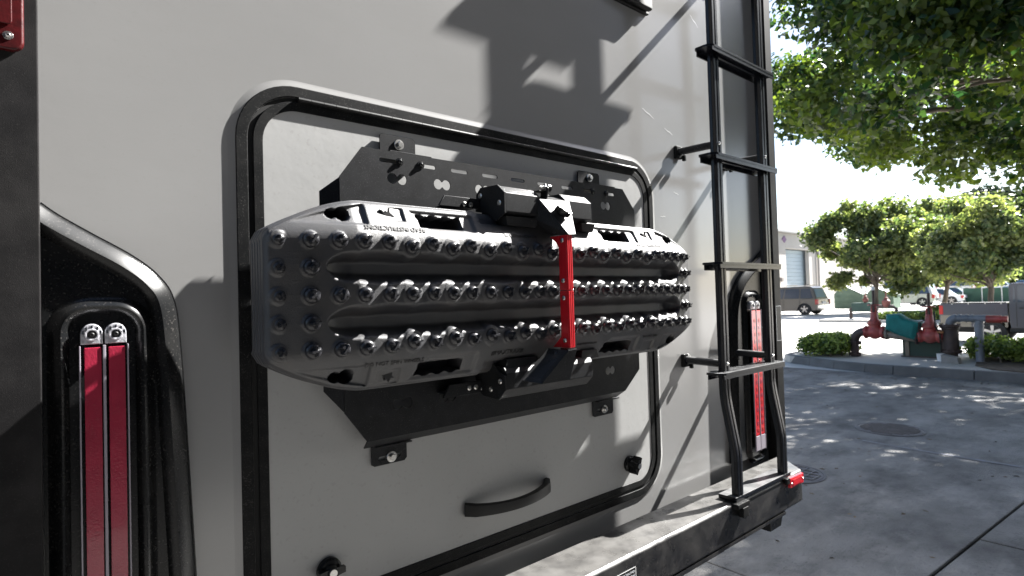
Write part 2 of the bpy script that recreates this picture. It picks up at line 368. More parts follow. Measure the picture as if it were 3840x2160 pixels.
# ============================================================ TREES
M['bark'] = mat('grey_brown_bark', (.12, .095, .075), .9, var=.35, vscale=6, bump=1, bscale=25, stretch=(1, 1, .25))
LEAF = {
 'near': leafmat('maple_leaf_green', (.015, .042, .020), (.13, .17, .03), .45),
 'mid':  leafmat('sunlit_leaf_green', (.06, .092, .045), (.27, .29, .135), .52),
 'pine': leafmat('dark_pine_needles', (.02, .035, .02), (.05, .07, .035), .15),
 'hedge': leafmat('glossy_hedge_leaf', (.04, .08, .02), (.34, .42, .12), .45),
 'grass': leafmat('tall_grass_blade', (.06, .10, .02), (.18, .24, .05), .3)}
def leaves(name, centers, radii, n, size, m, parent=None, shell=.55, squash=.75, flat=.5, seed=1, origin=(0,0,0), zmin=None, fuzz=.09):
    r_ = np.random.default_rng(seed); C = np.array(centers, float); Rr = np.array(radii, float)
    wts = Rr**2; wts = wts/wts.sum(); k = r_.choice(len(C), n, p=wts)
    d = r_.normal(size=(n, 3)); d /= np.linalg.norm(d, axis=1)[:, None]
    rad = (shell + (1-shell)*r_.random(n)**.6)
    sub = r_.normal(size=(n, 3))*fuzz
    P = C[k] + (d*rad[:, None] + sub)*np.stack([Rr[k], Rr[k], Rr[k]*squash], 1)
    if zmin is not None:
        keep = P[:, 2] > zmin + .25*np.sin(P[:, 0]*2.1)*np.cos(P[:, 1]*1.7); P = P[keep]; k = k[keep]; d = d[keep]; n = len(P)
    nr = r_.normal(size=(n, 3)); nr[:, 2] += flat*2; nr += d*.6; nr /= np.linalg.norm(nr, axis=1)[:, None]
    t = np.cross(nr, r_.normal(size=(n, 3))); t /= np.linalg.norm(t, axis=1)[:, None]; b = np.cross(nr, t)
    s = size*(.6+.8*r_.random(n))[:, None]
    # kite-shaped folded leaf : 5 verts -> 2 quads
    v0 = P - t*s*.55; v1 = P + t*s*.6; v2 = P + b*s*.36 + nr*s*.14; v3 = P - b*s*.36 + nr*s*.14
    V = np.stack([v0, v2, v1, v3], 1).reshape(-1, 3)
    me = D_.meshes.new(name); me.vertices.add(4*n); me.vertices.foreach_set('co', V.astype(np.float32).ravel())
    idx = np.arange(n)*4
    loops = np.stack([idx, idx+1, idx+2, idx, idx+2, idx+3], 1).ravel()
    me.loops.add(6*n); me.loops.foreach_set('vertex_index', loops.astype(np.int32))
    me.polygons.add(2*n); me.polygons.foreach_set('loop_start', (np.arange(2*n)*3).astype(np.int32))
    me.update(calc_edges=True)
    at = me.attributes.new('tone', 'FLOAT', 'POINT')
    tone = np.clip(.42+.30*np.sin(k*2.3)+r_.normal(size=n)*.32, 0, 1)
    at.data.foreach_set('value', np.repeat(tone, 4).astype(np.float32))
    me.materials.append(m); o = D_.objects.new(name, me); link(o); return settle(o, parent)
def limb(a, b, r0, r1, n=6, wig=.08, seed=0):
    rr = random.Random(seed); a = Vector(a); b = Vector(b); L_ = (b-a).length; pts = []; rs = []
    for i in range(n+1):
        t = i/n; p = a.lerp(b, t)
        if 0 < i < n: p = p + Vector((rr.uniform(-1, 1), rr.uniform(-1, 1), rr.uniform(-.5, .8)))*L_*wig
        pts.append(p); rs.append(r0*(1-t)+r1*t)
    return sweep_verts(pts, rs, 8)
def tree(name, base, top, crown, rx, rz, n, leaf, m, label, tr=.14, lobes=26, group=None, seed=3, lobe=.42, squash=.8, zmin=None, cat='tree'):
    t = empty(name, base, label, cat, group); rr = random.Random(seed)
    cx, cy, cz = crown; cs = []; rs = []
    for i in range(lobes):
        th = rr.uniform(0, 2*math.pi); ph = math.acos(rr.uniform(-.95, 1)); q = rr.uniform(.3, 1.0) if i % 5 else rr.uniform(.95, 1.22)
        cs.append((cx + rx*q*math.sin(ph)*math.cos(th), cy + rx*q*math.sin(ph)*math.sin(th), cz + rz*q*math.cos(ph)))
        rs.append(rx*lobe*rr.uniform(.45, 1.1)*(26/max(26, lobes))**.33)
    P = []; fork = Vector(base).lerp(Vector(crown), .42)
    P.append(limb(base, fork, tr*1.15, tr*.8, 5, .02, seed))
    for i in range(0, lobes, 2): P.append(limb(fork + Vector((0, 0, rr.uniform(-.1, .3)*rz)), cs[i], tr*.5, tr*.07, 6, .06, seed+i))
    v, f = merge(P); mesh('trunk', v, f, M['bark'], t, smooth=True)
    c = leaves('crown', cs, rs, n, leaf, m, t, seed=seed, squash=squash, zmin=zmin, shell=.25, fuzz=.24, flat=.25)
    return t
# the big shade tree over the street
def big_tree():
    base = (16.5, -4.2, GZ+.15)
    t = empty('shade_tree', base, 'large leafy shade tree spreading over the street at upper right', 'tree')
    rr = random.Random(11); cs = []; rs = []
    # crown envelope: flattened ellipsoid, lower towards the trailer so that the sun still reaches the rear wall
    for i in range(135):
        th = rr.uniform(0, 2*math.pi); q = math.sqrt(rr.uniform(.03, 1)); u = rr.uniform(-1, 1)
        x = 15.2 + 5.6*q*math.cos(th); y = -.9 + 6.4*q*math.sin(th)
        z = 6.6 + 2.6*u*math.sqrt(max(.05, 1-q*q)) - .22*max(0, 13-x)
        if z > .86*x - 1.6: z = .86*x-1.6-rr.uniform(0, .8)
        zl = 3.9 + .22*max(0, y)
        if z < zl: z = zl+rr.uniform(0, .5)
        cs.append((x, y, z)); rs.append(rr.uniform(.55, 1.15))
    P = []; fork = Vector((16.3, -4.0, 3.6))
    P.append(limb(base, fork, .30, .24, 6, .02, 1))
    for i, (a, b, r0) in enumerate([((16.3, -4, 3.5), (12.4, .3, 5.6), .19), ((16.3, -4, 3.6), (15.5, 2.5, 6.3), .18), ((16.3, -4, 3.6), (19, -1, 7), .16),
                    ((16.3, -4, 3.4), (13, -4.5, 6.2), .15), ((14.6, -2, 4.6), (11.2, -1.2, 5.1), .09), ((14.3, -1.7, 4.8), (11.6, 2.6, 5.2), .09), ((15.8, .2, 5.1), (12.3, 3.6, 5.0), .08), ((13.4, -.8, 5.2), (11.0, 1.2, 4.6), .06), ((13.2, -1.0, 5.1), (10.4, 0, 5.6), .06)]):
        P.append(limb(a, b, r0, r0*.35, 8, .045, 20+i))
    for i in range(0, 134, 2):
        c = cs[i]; j = rr.choice([(12.9, -.2, 5.4), (15.5, 1.8, 6.0), (14, -3, 5.6), (17.5, -2.2, 6.2), (11.8, 1.5, 5.1), (13.5, 2.2, 5.4)])
        if (Vector(c)-Vector(j)).length < 3.2: P.append(limb(j, c, .04, .012, 5, .07, 200+i))
    v, f = merge(P); mesh('trunk', v, f, M['bark'], t, smooth=True)
    leaves('crown', cs, rs, 105000, .148, LEAF['near'], t, shell=.3, squash=.72, flat=.35, seed=5)
big_tree()
tree('round_tree', (40, 11.3, GZ), None, (40, 10.85, 4.5), 2.95, 2.6, 32000, .24, LEAF['mid'], 'full round green tree in front of the pale warehouse wall', .17, 70, 'street trees in the car park', 4)
tree('round_tree', (47, 9.35, GZ), None, (47, 8.6, 4.5), 3.0, 2.5, 24000, .27, LEAF['mid'], 'slimmer pale green tree right of the full round one', .15, 56, 'street trees in the car park', 9)
tree('round_tree', (36, 5.0, GZ), None, (36, 4.85, 3.8), 2.4, 1.95, 24000, .21, LEAF['mid'], 'yellow green tree above the bed of the pickup truck', .12, 60, 'street trees in the car park', 14)
tree('round_tree', (38, 2.2, GZ), None, (38, 2.1, 4.1), 2.2, 2.1, 12000, .24, LEAF['mid'], 'green tree cut off by the right edge behind the pickup cab', .12, 22, 'street trees in the car park', 19)
tree('round_tree', (58, 8.6, GZ), None, (58, 8.5, 4.6), 2.0, 2.2, 9000, .25, LEAF['mid'], 'hazy small tree seen between the slim tree and the yellow green one', .13, 20, 'street trees in the car park', 23)
tree('pine_tree', (92, 14.5, GZ), None, (92, 14.5, 11.8), 3.0, 4.2, 6000, .45, LEAF['pine'], 'dark open pine top rising behind the slim pale tree', .25, 12, 'tall pines beyond the car park', 31, .5)
tree('pine_tree', (95, 9.3, GZ), None, (95, 9.3, 13.2), 3.3, 2.0, 6000, .45, LEAF['pine'], 'flat topped dark pine directly above the yellow green tree', .25, 12, 'tall pines beyond the car park', 33, .5)
tree('pine_tree', (95, 4.2, GZ), None, (95, 4.2, 12.3), 3.4, 1.8, 6000, .45, LEAF['pine'], 'flat topped dark pine at the right edge of the photo', .25, 12, 'tall pines beyond the car park', 35, .5)
# far band of trees at the end of the car park, reads as one mass
cs = []; rs = []
rr = random.Random(5)
for i in range(60):
    y = rr.uniform(-6, 42); cs.append((rr.uniform(125, 150), y, rr.uniform(2.0, 6.2))); rs.append(rr.uniform(2.2, 4.2))
o = leaves('far_trees', cs, rs, 30000, .75, LEAF['mid'], None, seed=8)
tag(o, 'line of distant green trees closing off the car park', 'trees', kind='stuff')

# ============================================================ SKY BLOCKER: unseen block added behind the camera to darken the fill
M['sky_blocker'] = mat('brown_sky_blocker', (.07, .062, .055), .85, var=.15, vscale=1)
ws = empty('sky_blocker', (-14, -12, GZ), 'unseen brown block added behind the camera to cut sky light on the trailer', 'building')
box('wall', (-45, -20, GZ), (9.5, -5.5, 12.5), M['sky_blocker'], ws, .02)
box('roof', (-45.4, -20.4, 12.5), (9.9, -5.1, 12.8), M['sky_blocker'], ws, .02)
for x in (-12, -6, 0): box('blocker_panel', (x, -5.5, GZ), (x+3.6, -5.46, 4.0), M['asphalt'], ws, .01)
# ============================================================ WAREHOUSE
M['stucco'] = mat('pale_stucco', (.43, .40, .375), .85, var=.04, vscale=1.2)
M['stucco_dark'] = mat('taupe_stucco', (.22, .20, .19), .85, var=.05)
M['rollup'] = mat('pale_blue_rollup_door', (.33, .40, .46), .5, var=.05)
M['purple'] = mat('purple_tile', (.16, .08, .18), .6)
M['roofcap'] = mat('white_roof_cap', (.35, .35, .35), .6)
M['pipew'] = mat('downspout_paint', (.32, .30, .29), .6)
wh = empty('warehouse', (50, 18.7, GZ), 'long pale stucco warehouse with blue roll-up door behind the grey SUV', 'building')
def pw(name, x0, x1, y0, y1, z0, z1, m, parent=wh, bv=.02): return box(name, (x0, y0, z0), (x1, y1, z1), m, parent, bv, 1)
pw('wall', 20, 44.85, 18.7, 19.0, GZ, 6.2, M['stucco']); pw('wall', 49.05, 67, 18.7, 19.0, GZ, 6.2, M['stucco'])
pw('wall', 44.86, 49.04, 18.7, 19.0, 5.0, 6.2, M['stucco'])
pw('wall', 67.0, 67.3, 18.7, 40, GZ, 6.2, M['stucco_dark'])
pw('parapet', 19.9, 67.4, 18.32, 19.1, 6.21, 6.42, M['roofcap']); pw('roof', 20.1, 66.9, 19.1, 40, 6.0, 6.1, M['roofcap'])
for i in range(16):
    z = GZ + i*.306; pw('door_slat', 44.7, 49.6, 19.2, 19.26, z, z+.296, M['rollup'], bv=.01)
prism('diamond_tile', [(44.6, 18.66, 5.98), (45.0, 18.66, 5.7), (44.6, 18.66, 5.42), (44.2, 18.66, 5.7)], [(44.6, 18.70, 5.98), (45.0, 18.70, 5.7), (44.6, 18.70, 5.42), (44.2, 18.70, 5.7)], M['purple'], wh)
for x in (50.3, 56.0): pw('wall_joint', x, x+.12, 18.66, 18.70, GZ, 6.2, M['pipew'])
pw('downspout', 50.6, 50.8, 18.5, 18.66, GZ, 6.3, M['pipew'])
pw('side_door', 60.9, 61.9, 18.64, 18.70, GZ, 2.5, M['rollup']); pw('door_trim', 60.7, 60.9, 18.62, 18.7, GZ, 2.6, M['roofcap'])
pw('door_trim', 61.9, 62.1, 18.62, 18.7, GZ, 2.6, M['roofcap']); pw('wall_lamp', 43.6, 43.9, 18.5, 18.7, 2.4, 2.7, M['stucco_dark'])

# ============================================================ VEHICLES
M['tyre'] = mat('tyre_rubber', (.02, .02, .021), .8); M['rim'] = mat('alloy_rim', (.45, .43, .42), .35, .8)
M['carglass'] = mat('tinted_car_glass', (.03, .045, .07), .05, coat=.5); M['paleglass'] = mat('painted_sky_glass', (.28, .38, .45), .08)  # pale blue base colour paints a sky reflection into the rear glass
M['taillamp'] = mat('tail_lamp_red', (.4, .02, .02), .2); M['chrome'] = mat('chrome_trim', (.6, .6, .6), .15, 1); M['plate'] = mat('number_plate_white', (.6, .62, .65), .4)
M['underbody'] = mat('dark_underbody', (.015, .015, .016), .7)
def paint(n, c, met=.35): return mat(n, c, .28, met, coat=.6)
M['p_suv'] = paint('grey_green_car_paint', (.075, .068, .058), 0); M['p_silver'] = paint('silver_car_paint', (.42, .41, .38)); M['p_white'] = paint('white_car_paint', (.72, .73, .74), 0)
M['p_teal'] = paint('dark_green_car_paint', (.03, .09, .08)); M['p_red'] = paint('dull_red_car_paint', (.3, .05, .04)); M['p_blue'] = paint('blue_car_paint', (.08, .16, .28)); M['p_dark'] = paint('charcoal_car_paint', (.04, .04, .045))
M['p_truck'] = paint('two_tone_truck_paint', (.032, .036, .055), 0); M['p_trucklow'] = paint('tan_truck_paint', (.17, .15, .12), 0)
def wheel(t, x, y, z, r, side, name='wheel'):
    ax = (side, 0, 0)
    ty = lathe(name, [(r*.62, -.10), (r*.93, -.11), (r, -.08), (r, .08), (r*.93, .10), (r*.64, .10)], (x, y, z), ax, M['tyre'], t, 28)
    lathe('rim', [(r*.64, .08), (r*.62, .103), (r*.57, .07), (r*.16, .08), (r*.14, .105), (.01, .11)], (x, y, z), ax, M['rim'], ty, 28)
    P = []
    for k in range(5):
        a = 2*math.pi*k/5+.3; d = Vector((0, math.cos(a), math.sin(a))); e = Vector((0, -math.sin(a), math.cos(a)))
        c = Vector((x+side*.083, y, z)); o_ = Vector((side*.025, 0, 0))
        q = [c+d*r*.12+e*r*.08, c+d*r*.58+e*r*.12, c+d*r*.58-e*r*.12, c+d*r*.12-e*r*.08]
        P.append(([*q, *[p+o_ for p in q]], [(0,1,2,3),(4,5,6,7),(0,1,5,4),(1,2,6,5),(2,3,7,6),(3,0,4,7)]))
    v, f = merge(P); mesh('spokes', v, f, M['rim'], ty)
def loft(name, secs, m, parent, bv=0, angle=40):
    """secs: list of equal-length polygons"""
    bm = bmesh.new(); rows = [[bm.verts.new(p) for p in s] for s in secs]; n = len(secs[0])
    bm.faces.new(rows[0]); bm.faces.new(rows[-1][::-1])
    for a, b in zip(rows[:-1], rows[1:]):
        for i in range(n): bm.faces.new([a[i], a[(i+1) % n], b[(i+1) % n], b[i]])
    bmesh.ops.recalc_face_normals(bm, faces=bm.faces); bevel(bm, bv, 2, 25)
    return bm_obj(name, bm, m, parent, angle)
def car(name, x, y, L, W, H, body, label, fwd=1, wag=True, group=None, detail=True, wr=.36, rack=False, cat='car', cladding=None, zg=GZ):
    """near side plane at x, rear face at y, front towards +y*fwd"""
    t = empty(name, (x+W/2, y+fwd*L/2, zg), label, cat, group)
    def Q(xx, l, z): return (x+xx, y+fwd*l, zg+z)
    beltz = H*.56; low = H*.17
    side = [(0.05, low+.10), (0.0, H*.38), (0.04, beltz-.02), (.12, beltz), (L*.72, beltz), (L*.95, beltz*.86), (L, beltz*.66), (L*.99, low+.05), (L*.93, low), (.12, low)]
    xs = [(.06, 1, .0), (0, 1, 0), (0, 1, 0), (W, 1, 0), (W-.06, 1, 0)]
    # wheel arches by polygons cut in profile
    prof = []
    wy = (.82, L-.85)
    for p in side[:-1]: prof.append(p)
    for cy in (wy[1], wy[0]):
        for k in range(9):
            a = math.pi*k/8; prof.append((cy + math.cos(a)*wr*1.18, low*.9 + math.sin(a)*wr*1.22 + .02))
    prof.append(side[-1])
    # order: bottom runs from front to rear
    loft('body', [[Q(.05, l*.995+.01, z) for l, z in prof], [Q(0, l, z) for l, z in prof], [Q(W, l, z) for l, z in prof], [Q(W-.05, l*.995+.01, z) for l, z in prof]], body, t, .02)
    box('underbody', (x+.12, min(Q(0, .3, 0)[1], Q(0, L-.3, 0)[1]), zg+low*.8), (x+W-.12, max(Q(0, .3, 0)[1], Q(0, L-.3, 0)[1]), zg+low+.35), M['underbody'], t, 0)
    if wag: cab = [(.10, beltz-.01), (.34, H*.94), (.5, H), (L*.50, H), (L*.56, H*.96), (L*.73, beltz-.01)]
    else: cab = [(.75, beltz-.01), (1.35, H*.95), (1.6, H), (L*.53, H), (L*.57, H*.97), (L*.76, beltz-.01)]
    ins = .17
    def cabsec(xx, f): return [Q(xx+ (ins*f*max(0, (z-beltz))/(H-beltz)), l, z) for l, z in cab]
    loft('cabin', [cabsec(.04, 1), cabsec(W-.04, -1)], body, t, .03)
    # side windows
    for sx, f in ((.04, 1), (W-.04, -1)):
        def wq(l, z, off=.012): return Q(sx + f*(ins*max(0, z-beltz)/(H-beltz) - off), l, z)
        zt = H*.925; zb = beltz+.04
        if wag: W3 = [((.30, zb), (.50, zt), (1.05, zt), (1.05, zb)), ((1.14, zb), (1.14, zt), (2.0, zt), (2.08, zb)), ((2.16, zb), (2.08, zt), (L*.55, zt), (L*.68, zb))]
        else: W3 = [((1.0, zb), (1.45, zt), (1.95, zt), (1.98, zb)), ((2.05, zb), (2.02, zt), (L*.55, zt), (L*.70, zb))]
        for q in W3:
            A = [wq(l, z) for l, z in q]; B = [wq(l, z, -.01) for l, z in q]
            prism('side_window', A, B, M['carglass'], t)
        if not detail: continue
    # rear window, lamps, plate, bumper
    rg = [(cab[0], cab[1])]
    (l0, z0), (l1, z1) = cab[0], cab[1]
    def rw(xx, u, off): 
        l = l0+(l1-l0)*u; z = z0+(z1-z0)*u; return Q(xx, l-off, z)
    prism('rear_window', [rw(.22, .14, .015), rw(W-.22, .14, .015), rw(W-.32, .92, .015), rw(.32, .92, .015)], [rw(.22, .14, -.01), rw(W-.22, .14, -.01), rw(W-.32, .92, -.01), rw(.32, .92, -.01)], M['paleglass'], t)
    for xx in (.0, W-.16):
        a = Q(xx-.012 if xx < .1 else xx, -.02, beltz*.66); b = Q(xx+.16 if xx < .1 else xx+.172, .16, beltz*.97)
        box('tail_lamp', tuple(min(p, q) for p, q in zip(a, b)), tuple(max(p, q) for p, q in zip(a, b)), M['taillamp'], t, .01)
    a = Q(.05, -.10, low+.1); b = Q(W-.05, .06, low+.34)
    box('rear_bumper', tuple(min(p, q) for p, q in zip(a, b)), tuple(max(p, q) for p, q in zip(a, b)), cladding or M['chrome'], t, .03)
    a = Q(W*.36, -.03, beltz*.72); b = Q(W*.64, .0, beltz*.86)
    box('number_plate', tuple(min(p, q) for p, q in zip(a, b)), tuple(max(p, q) for p, q in zip(a, b)), M['plate'], t, .003)
    for xx, sd in ((.13, -1), (W-.13, 1)):
        for cy in wy: wheel(t, *Q(xx, cy, wr)[:2], zg+wr, wr, sd)
    if rack:
        for xx in (.28, W-.30):
            a = Q(xx, .5, H+.04); b = Q(xx+.03, L*.46, H+.075); box('roof_rail', tuple(min(p, q) for p, q in zip(a, b)), tuple(max(p, q) for p, q in zip(a, b)), M['chrome'], t, .005)
        for l in (.8, 1.9):
            a = Q(.24, l, H+.08); b = Q(W-.24, l+.06, H+.12); box('roof_bar', tuple(min(p, q) for p, q in zip(a, b)), tuple(max(p, q) for p, q in zip(a, b)), M['p_dark'], t, .005)
        a = Q(.25, .45, H-.01); b = Q(.31, .6, H+.05)
    for l in (1.1, 2.12, L*.66):
        if not detail: break
        a = Q(-.002, l-.006, low+.12); b = Q(.01, l+.006, beltz-.03)
        box('door_gap', tuple(min(p, q) for p, q in zip(a, b)), tuple(max(p, q) for p, q in zip(a, b)), M['underbody'], t, 0)
    return t
car('parked_suv', 37.2, 13.50, 4.75, 1.95, 1.80, M['p_suv'], 'grey green SUV with roof bars parked before the blue roll-up door', 1, True, 'cars in the car park', rack=True, wr=.37, cladding=M['chrome'])
car('parked_suv', 56, 11.9, 4.6, 1.85, 1.76, M['p_silver'], 'silver SUV facing left just right of the dumpsters', 1, True, 'cars in the car park', rack=True)
car('parked_sedan', 60.5, 10.9, 4.5, 1.8, 1.45, M['p_white'], 'white sedan with red tail lamp right of the silver SUV', 1, False, 'cars in the car park')
car('parked_sedan', 86, 15.2, 4.5, 1.8, 1.45, M['p_teal'], 'dark green sedan behind the white sedan by the fence', 1, False, 'cars in the car park')
far_specs = [(100, 33.5, 'p_white', True), (104, 28, 'p_teal', True), (108, 31, 'p_red', False), (112, 24.5, 'p_white', False), (100, 22.2, 'p_dark', True),
             (118, 21.0, 'p_silver', True), (122, 16.2, 'p_white', False), (114, 12.2, 'p_blue', False), (120, 9.6, 'p_white', True), (126, 6.2, 'p_silver', False)]
names = {'p_white': 'white', 'p_teal': 'dark green', 'p_red': 'dull red', 'p_dark': 'charcoal', 'p_silver': 'silver', 'p_blue': 'blue'}
where = ['leftmost beside the warehouse corner', 'second from the warehouse corner', 'just behind the silver SUV roof', 'over the front of the silver SUV', 'over the rear of the silver SUV', 'left of the slim tree trunk', 'right of the slim tree trunk', 'above the dark green sedan', 'near the left fence post', 'farthest right near the yellow green tree trunk']
for (x, y, c, wg), wh_ in zip(far_specs, where):
    car('parked_van' if wg else 'parked_sedan', x, y, 4.5, 1.8, 2.0 if wg else 1.7, M[c], 'tiny distant %s %s, %s' % (names[c], 'van' if wg else 'car', wh_), 1, wg, 'far parked cars', detail=False, cat='van' if wg else 'car', zg=GZ+.55)
sheet('far_car_park', [(92, -30), (250, -30), (250, 90), (92, 90)], GZ+.5, M['lot'], kind='structure', thick=.5)

# pickup truck, faces right (-y)
def pickup():
    k = .80; X = 19.0; t = empty('pickup_truck', (X+.8, 1.5, GZ), 'two tone silver pickup truck parked behind the pipes at right edge', 'pickup truck')
    zb = 1.15; zs = .40
    # bed side with arch ; y from 3.20 (rear) to 1.77
    def prof(y0, y1, z0, z1, arch=None):
        P = [(y0, z0), (y0, z1-.03), (y0-.03, z1), (y1+.0, z1), (y1, z0)]
        if arch:
            cy, r = arch
            for i in range(11):
                a = math.pi*i/10; P.append((cy - math.cos(a)*r, z0+math.sin(a)*r*.85))
        return P
    P = prof(3.20, 1.775, .52, zb, (2.10, .37))
    prism('bed', [(X, y, z) for y, z in P], [(X+1.5, y, z) for y, z in P], M['p_truck'], t, .012)
    Pl = [(y, z) for y, z in P]
    box('bed_lining', (X+.08, 1.85, .8), (X+1.42, 3.1, zb+.004), M['underbody'], t, 0)
    box('lower_panel', (X-.006, 2.52, .53), (X+.02, 3.18, .84), M['p_trucklow'], t, .004); box('lower_panel', (X-.006, 1.78, .53), (X+.02, 1.84, .84), M['p_trucklow'], t, .004)
    C = [(1.745, .50), (1.745, 1.60), (1.70, 1.66), (.45, 1.66), (.05, 1.18), (-1.0, 1.10), (-1.05, .5)]
    prism('cab', [(X+.0, y, z) for y, z in C], [(X+1.5, y, z) for y, z in C], M['p_truck'], t, .02)
    q = [(1.57, 1.17), (1.57, 1.60), (1.05, 1.60), (1.05, 1.17)]
    prism('side_window', [(X-.008, y, z) for y, z in q], [(X+.02, y, z) for y, z in q], M['carglass'], t)
    q = [(1.66, 1.18), (1.66, 1.58), (1.62, 1.58), (1.62, 1.18)]
    prism('quarter_window', [(X-.008, y, z) for y, z in q], [(X+.02, y, z) for y, z in q], M['carglass'], t)
    q = [(.98, 1.17), (.98, 1.60), (.50, 1.60), (.18, 1.17)]
    prism('side_window', [(X-.008, y, z) for y, z in q], [(X+.02, y, z) for y, z in q], M['carglass'], t)
    box('door_gap', (X-.004, 1.60, .55), (X+.01, 1.612, 1.16), M['underbody'], t, 0)
    box('door_handle', (X-.02, 1.40, 1.00), (X+.01, 1.55, 1.035), M['underbody'], t, .005)
    box('rocker', (X-.004, -1.0, .42), (X+.3, 1.74, .52), M['underbody'], t, .01)
    box('tail_lamp', (X-.012, 3.12, .86), (X+.1, 3.21, 1.10), M['taillamp'], t, .008)
    box('tailgate', (X+.1, 3.20, .62), (X+1.4, 3.23, 1.14), M['p_truck'], t, .006)
    box('rear_bumper', (X+.05, 3.23, .46), (X+1.45, 3.36, .60), M['chrome'], t, .02)
    box('bed_rail', (X-.01, 1.80, zb), (X+.05, 3.18, zb+.025), M['underbody'], t, .004)
    for y in (2.9, 2.55, 2.2, 1.88): box('rail_hook', (X-.02, y, zb-.02), (X, y+.03, zb+.01), M['chrome'], t, .002)
    box('fuel_flap', (X-.004, 1.86, .94), (X+.01, 2.02, 1.06), M['p_truck'], t, .01)
    box('frame_rail', (X+.3, -.8, .36), (X+1.2, 3.1, .52), M['underbody'], t, 0)
    for sx, sd in ((X+.11, -1), (X+1.39, 1)):
        wheel(t, sx, 2.10, .40, .30, sd); wheel(t, sx, -.55, .40, .30, sd)
pickup()

# ============================================================ DUMPSTERS
M['bin'] = mat('sage_green_bin_paint', (.10, .16, .115), .6, var=.15, vscale=2, blotch=.3, blscale=2, dcol=(.16, .19, .15)); M['binlid'] = mat('dark_green_bin_lid', (.04, .07, .055), .6)
def dumpster(x, y, s, label):
    t = empty('dumpster', (x, y, GZ), label, 'dumpster', 'dumpsters beside the grey SUV')
    P = [(y, GZ+.08), (y, GZ+1.1*s), (y+1.15*s, GZ+1.72*s), (y+1.45*s, GZ+1.70*s), (y+1.9*s, GZ+1.2*s), (y+1.9*s, GZ+.08)]
    prism('bin', [(x, b, z) for b, z in P], [(x+1.7, b, z) for b, z in P], M['bin'], t, .02)
    Q_ = [(y-.03, GZ+1.1*s), (y+1.15*s, GZ+1.74*s), (y+1.15*s, GZ+1.79*s), (y-.03, GZ+1.16*s)]
    prism('lid', [(x-.05, b, z) for b, z in Q_], [(x+1.75, b, z) for b, z in Q_], M['binlid'], t, .01)
    for z in (.55, .95): box('rib', (x-.04, y, GZ+z*s), (x, y+1.9*s, GZ+(z+.07)*s), M['bin'], t, .01)
    box('corner_post', (x-.06, y-.04, GZ+.08), (x+.05, y+.2, GZ+1.12*s), M['bin'], t, .01)
dumpster(47.0, 14.2, 1.02, 'sage green sloped dumpster nearest the rear of the grey SUV')
dumpster(46.9, 12.2, .92, 'darker sloped dumpster at the right of the pair')

# ============================================================ FENCE, far planting, posts
M['fencegreen'] = mat('green_screen_fabric', (.035, .085, .06), .8, var=.2, vscale=1.5); M['post'] = mat('galvanised_post', (.6, .6, .6), .5, .3)
fn = empty('screened_fence', (60, 9, GZ), 'green screened fence with pale posts behind the yellow green tree', 'fence')
box('screen', (62, 6.0, GZ), (62.04, 11.2, GZ+1.35), M['fencegreen'], fn, 0)
for y in (6.0, 7.3, 8.6, 9.9, 11.2): tube('post', [(61.97, y, GZ), (61.97, y, GZ+1.55)], .04, M['post'], fn, 8)
tube('top_rail', [(61.97, 6, GZ+1.45), (61.97, 11.2, GZ+1.45)], .025, M['post'], fn, 8)
o = leaves('tall_grass', [(35, y_, GZ+.28) for y_ in np.linspace(4.0, 6.9, 12)], [.42]*12, 5000, .16, LEAF['grass'], None, seed=3, flat=0); tag(o, 'bright green tall grass bed under the yellow green tree', 'grass', kind='stuff')
def lamp_post(x, y, h, label):
    t = empty('lamp_post', (x, y, GZ), label, 'lamp post', 'slim posts in the car park')
    tube('pole', [(x, y, GZ), (x, y, GZ+h)], .07, M['underbody'], t, 8); box('head', (x-.2, y-.5, GZ+h), (x+.2, y+.1, GZ+h+.12), M['underbody'], t, .02)
lamp_post(70, 18.0, 3.6, 'dark slim post standing between warehouse corner and slim tree')

# ============================================================ HEDGES
def hedge(x0, x1, y0, y1, z0, z1, n, label, seed):
    t = empty('hedge', ((x0+x1)/2, (y0+y1)/2, z0), label, 'hedge', 'clipped hedges on the traffic island')
    r_ = random.Random(seed); cs = []; rs = []
    for i in range(60):
        cs.append((r_.uniform(x0, x1), r_.uniform(y0, y1), r_.uniform(z0+.12, z1-.12))); rs.append(.2)
    leaves('foliage', cs, rs, n, .055, LEAF['hedge'], t, shell=.2, seed=seed, flat=.3)
    P = [limb((c[0], c[1], z0-.02), (c[0]+.1, c[1], c[2]+.1), .012, .005, 3, .05, i) for i, c in enumerate(cs[:30])]
    v, f = merge(P); mesh('stems', v, f, M['bark'], t)
hedge(12.35, 13.5, 3.42, 4.15, GZ+.16, GZ+.60, 11000, 'small clipped hedge at the rounded end of the island', 3)
hedge(12.7, 14.0, -.9, 1.42, GZ+.16, GZ+.60, 22000, 'bushy bright hedge at right edge in front of the pickup', 6)

# ============================================================ PIPEWORK (backflow preventer)
M['redpaint'] = mat('faded_red_valve_paint', (.34, .045, .04), .45, var=.35, vscale=9, blotch=.35, blscale=8, dcol=(.34, .22, .18))
M['rust'] = mat('dark_rusted_iron', (.055, .04, .038), .6, .2, var=.35, vscale=8, blotch=.2, blscale=7, dcol=(.14, .08, .05))
M['tanpipe'] = mat('grey_tan_pipe', (.20, .17, .14), .5, var=.25, vscale=5); M['greypipe'] = mat('grey_painted_pipe', (.17, .19, .22), .45, var=.25, vscale=5)
M['tealbag'] = mat('teal_canvas_bag', (.006, .15, .14), .75, var=.2, vscale=6, bump=.8, bscale=22); M['copper'] = mat('brass_fitting', (.4, .2, .1), .4, .6)
M['cabinet'] = mat('dark_green_cabinet', (.012, .045, .035), .55, var=.2, vscale=3); M['block'] = mat('grey_concrete_block', (.26, .25, .235), .9, var=.15, vscale=5)
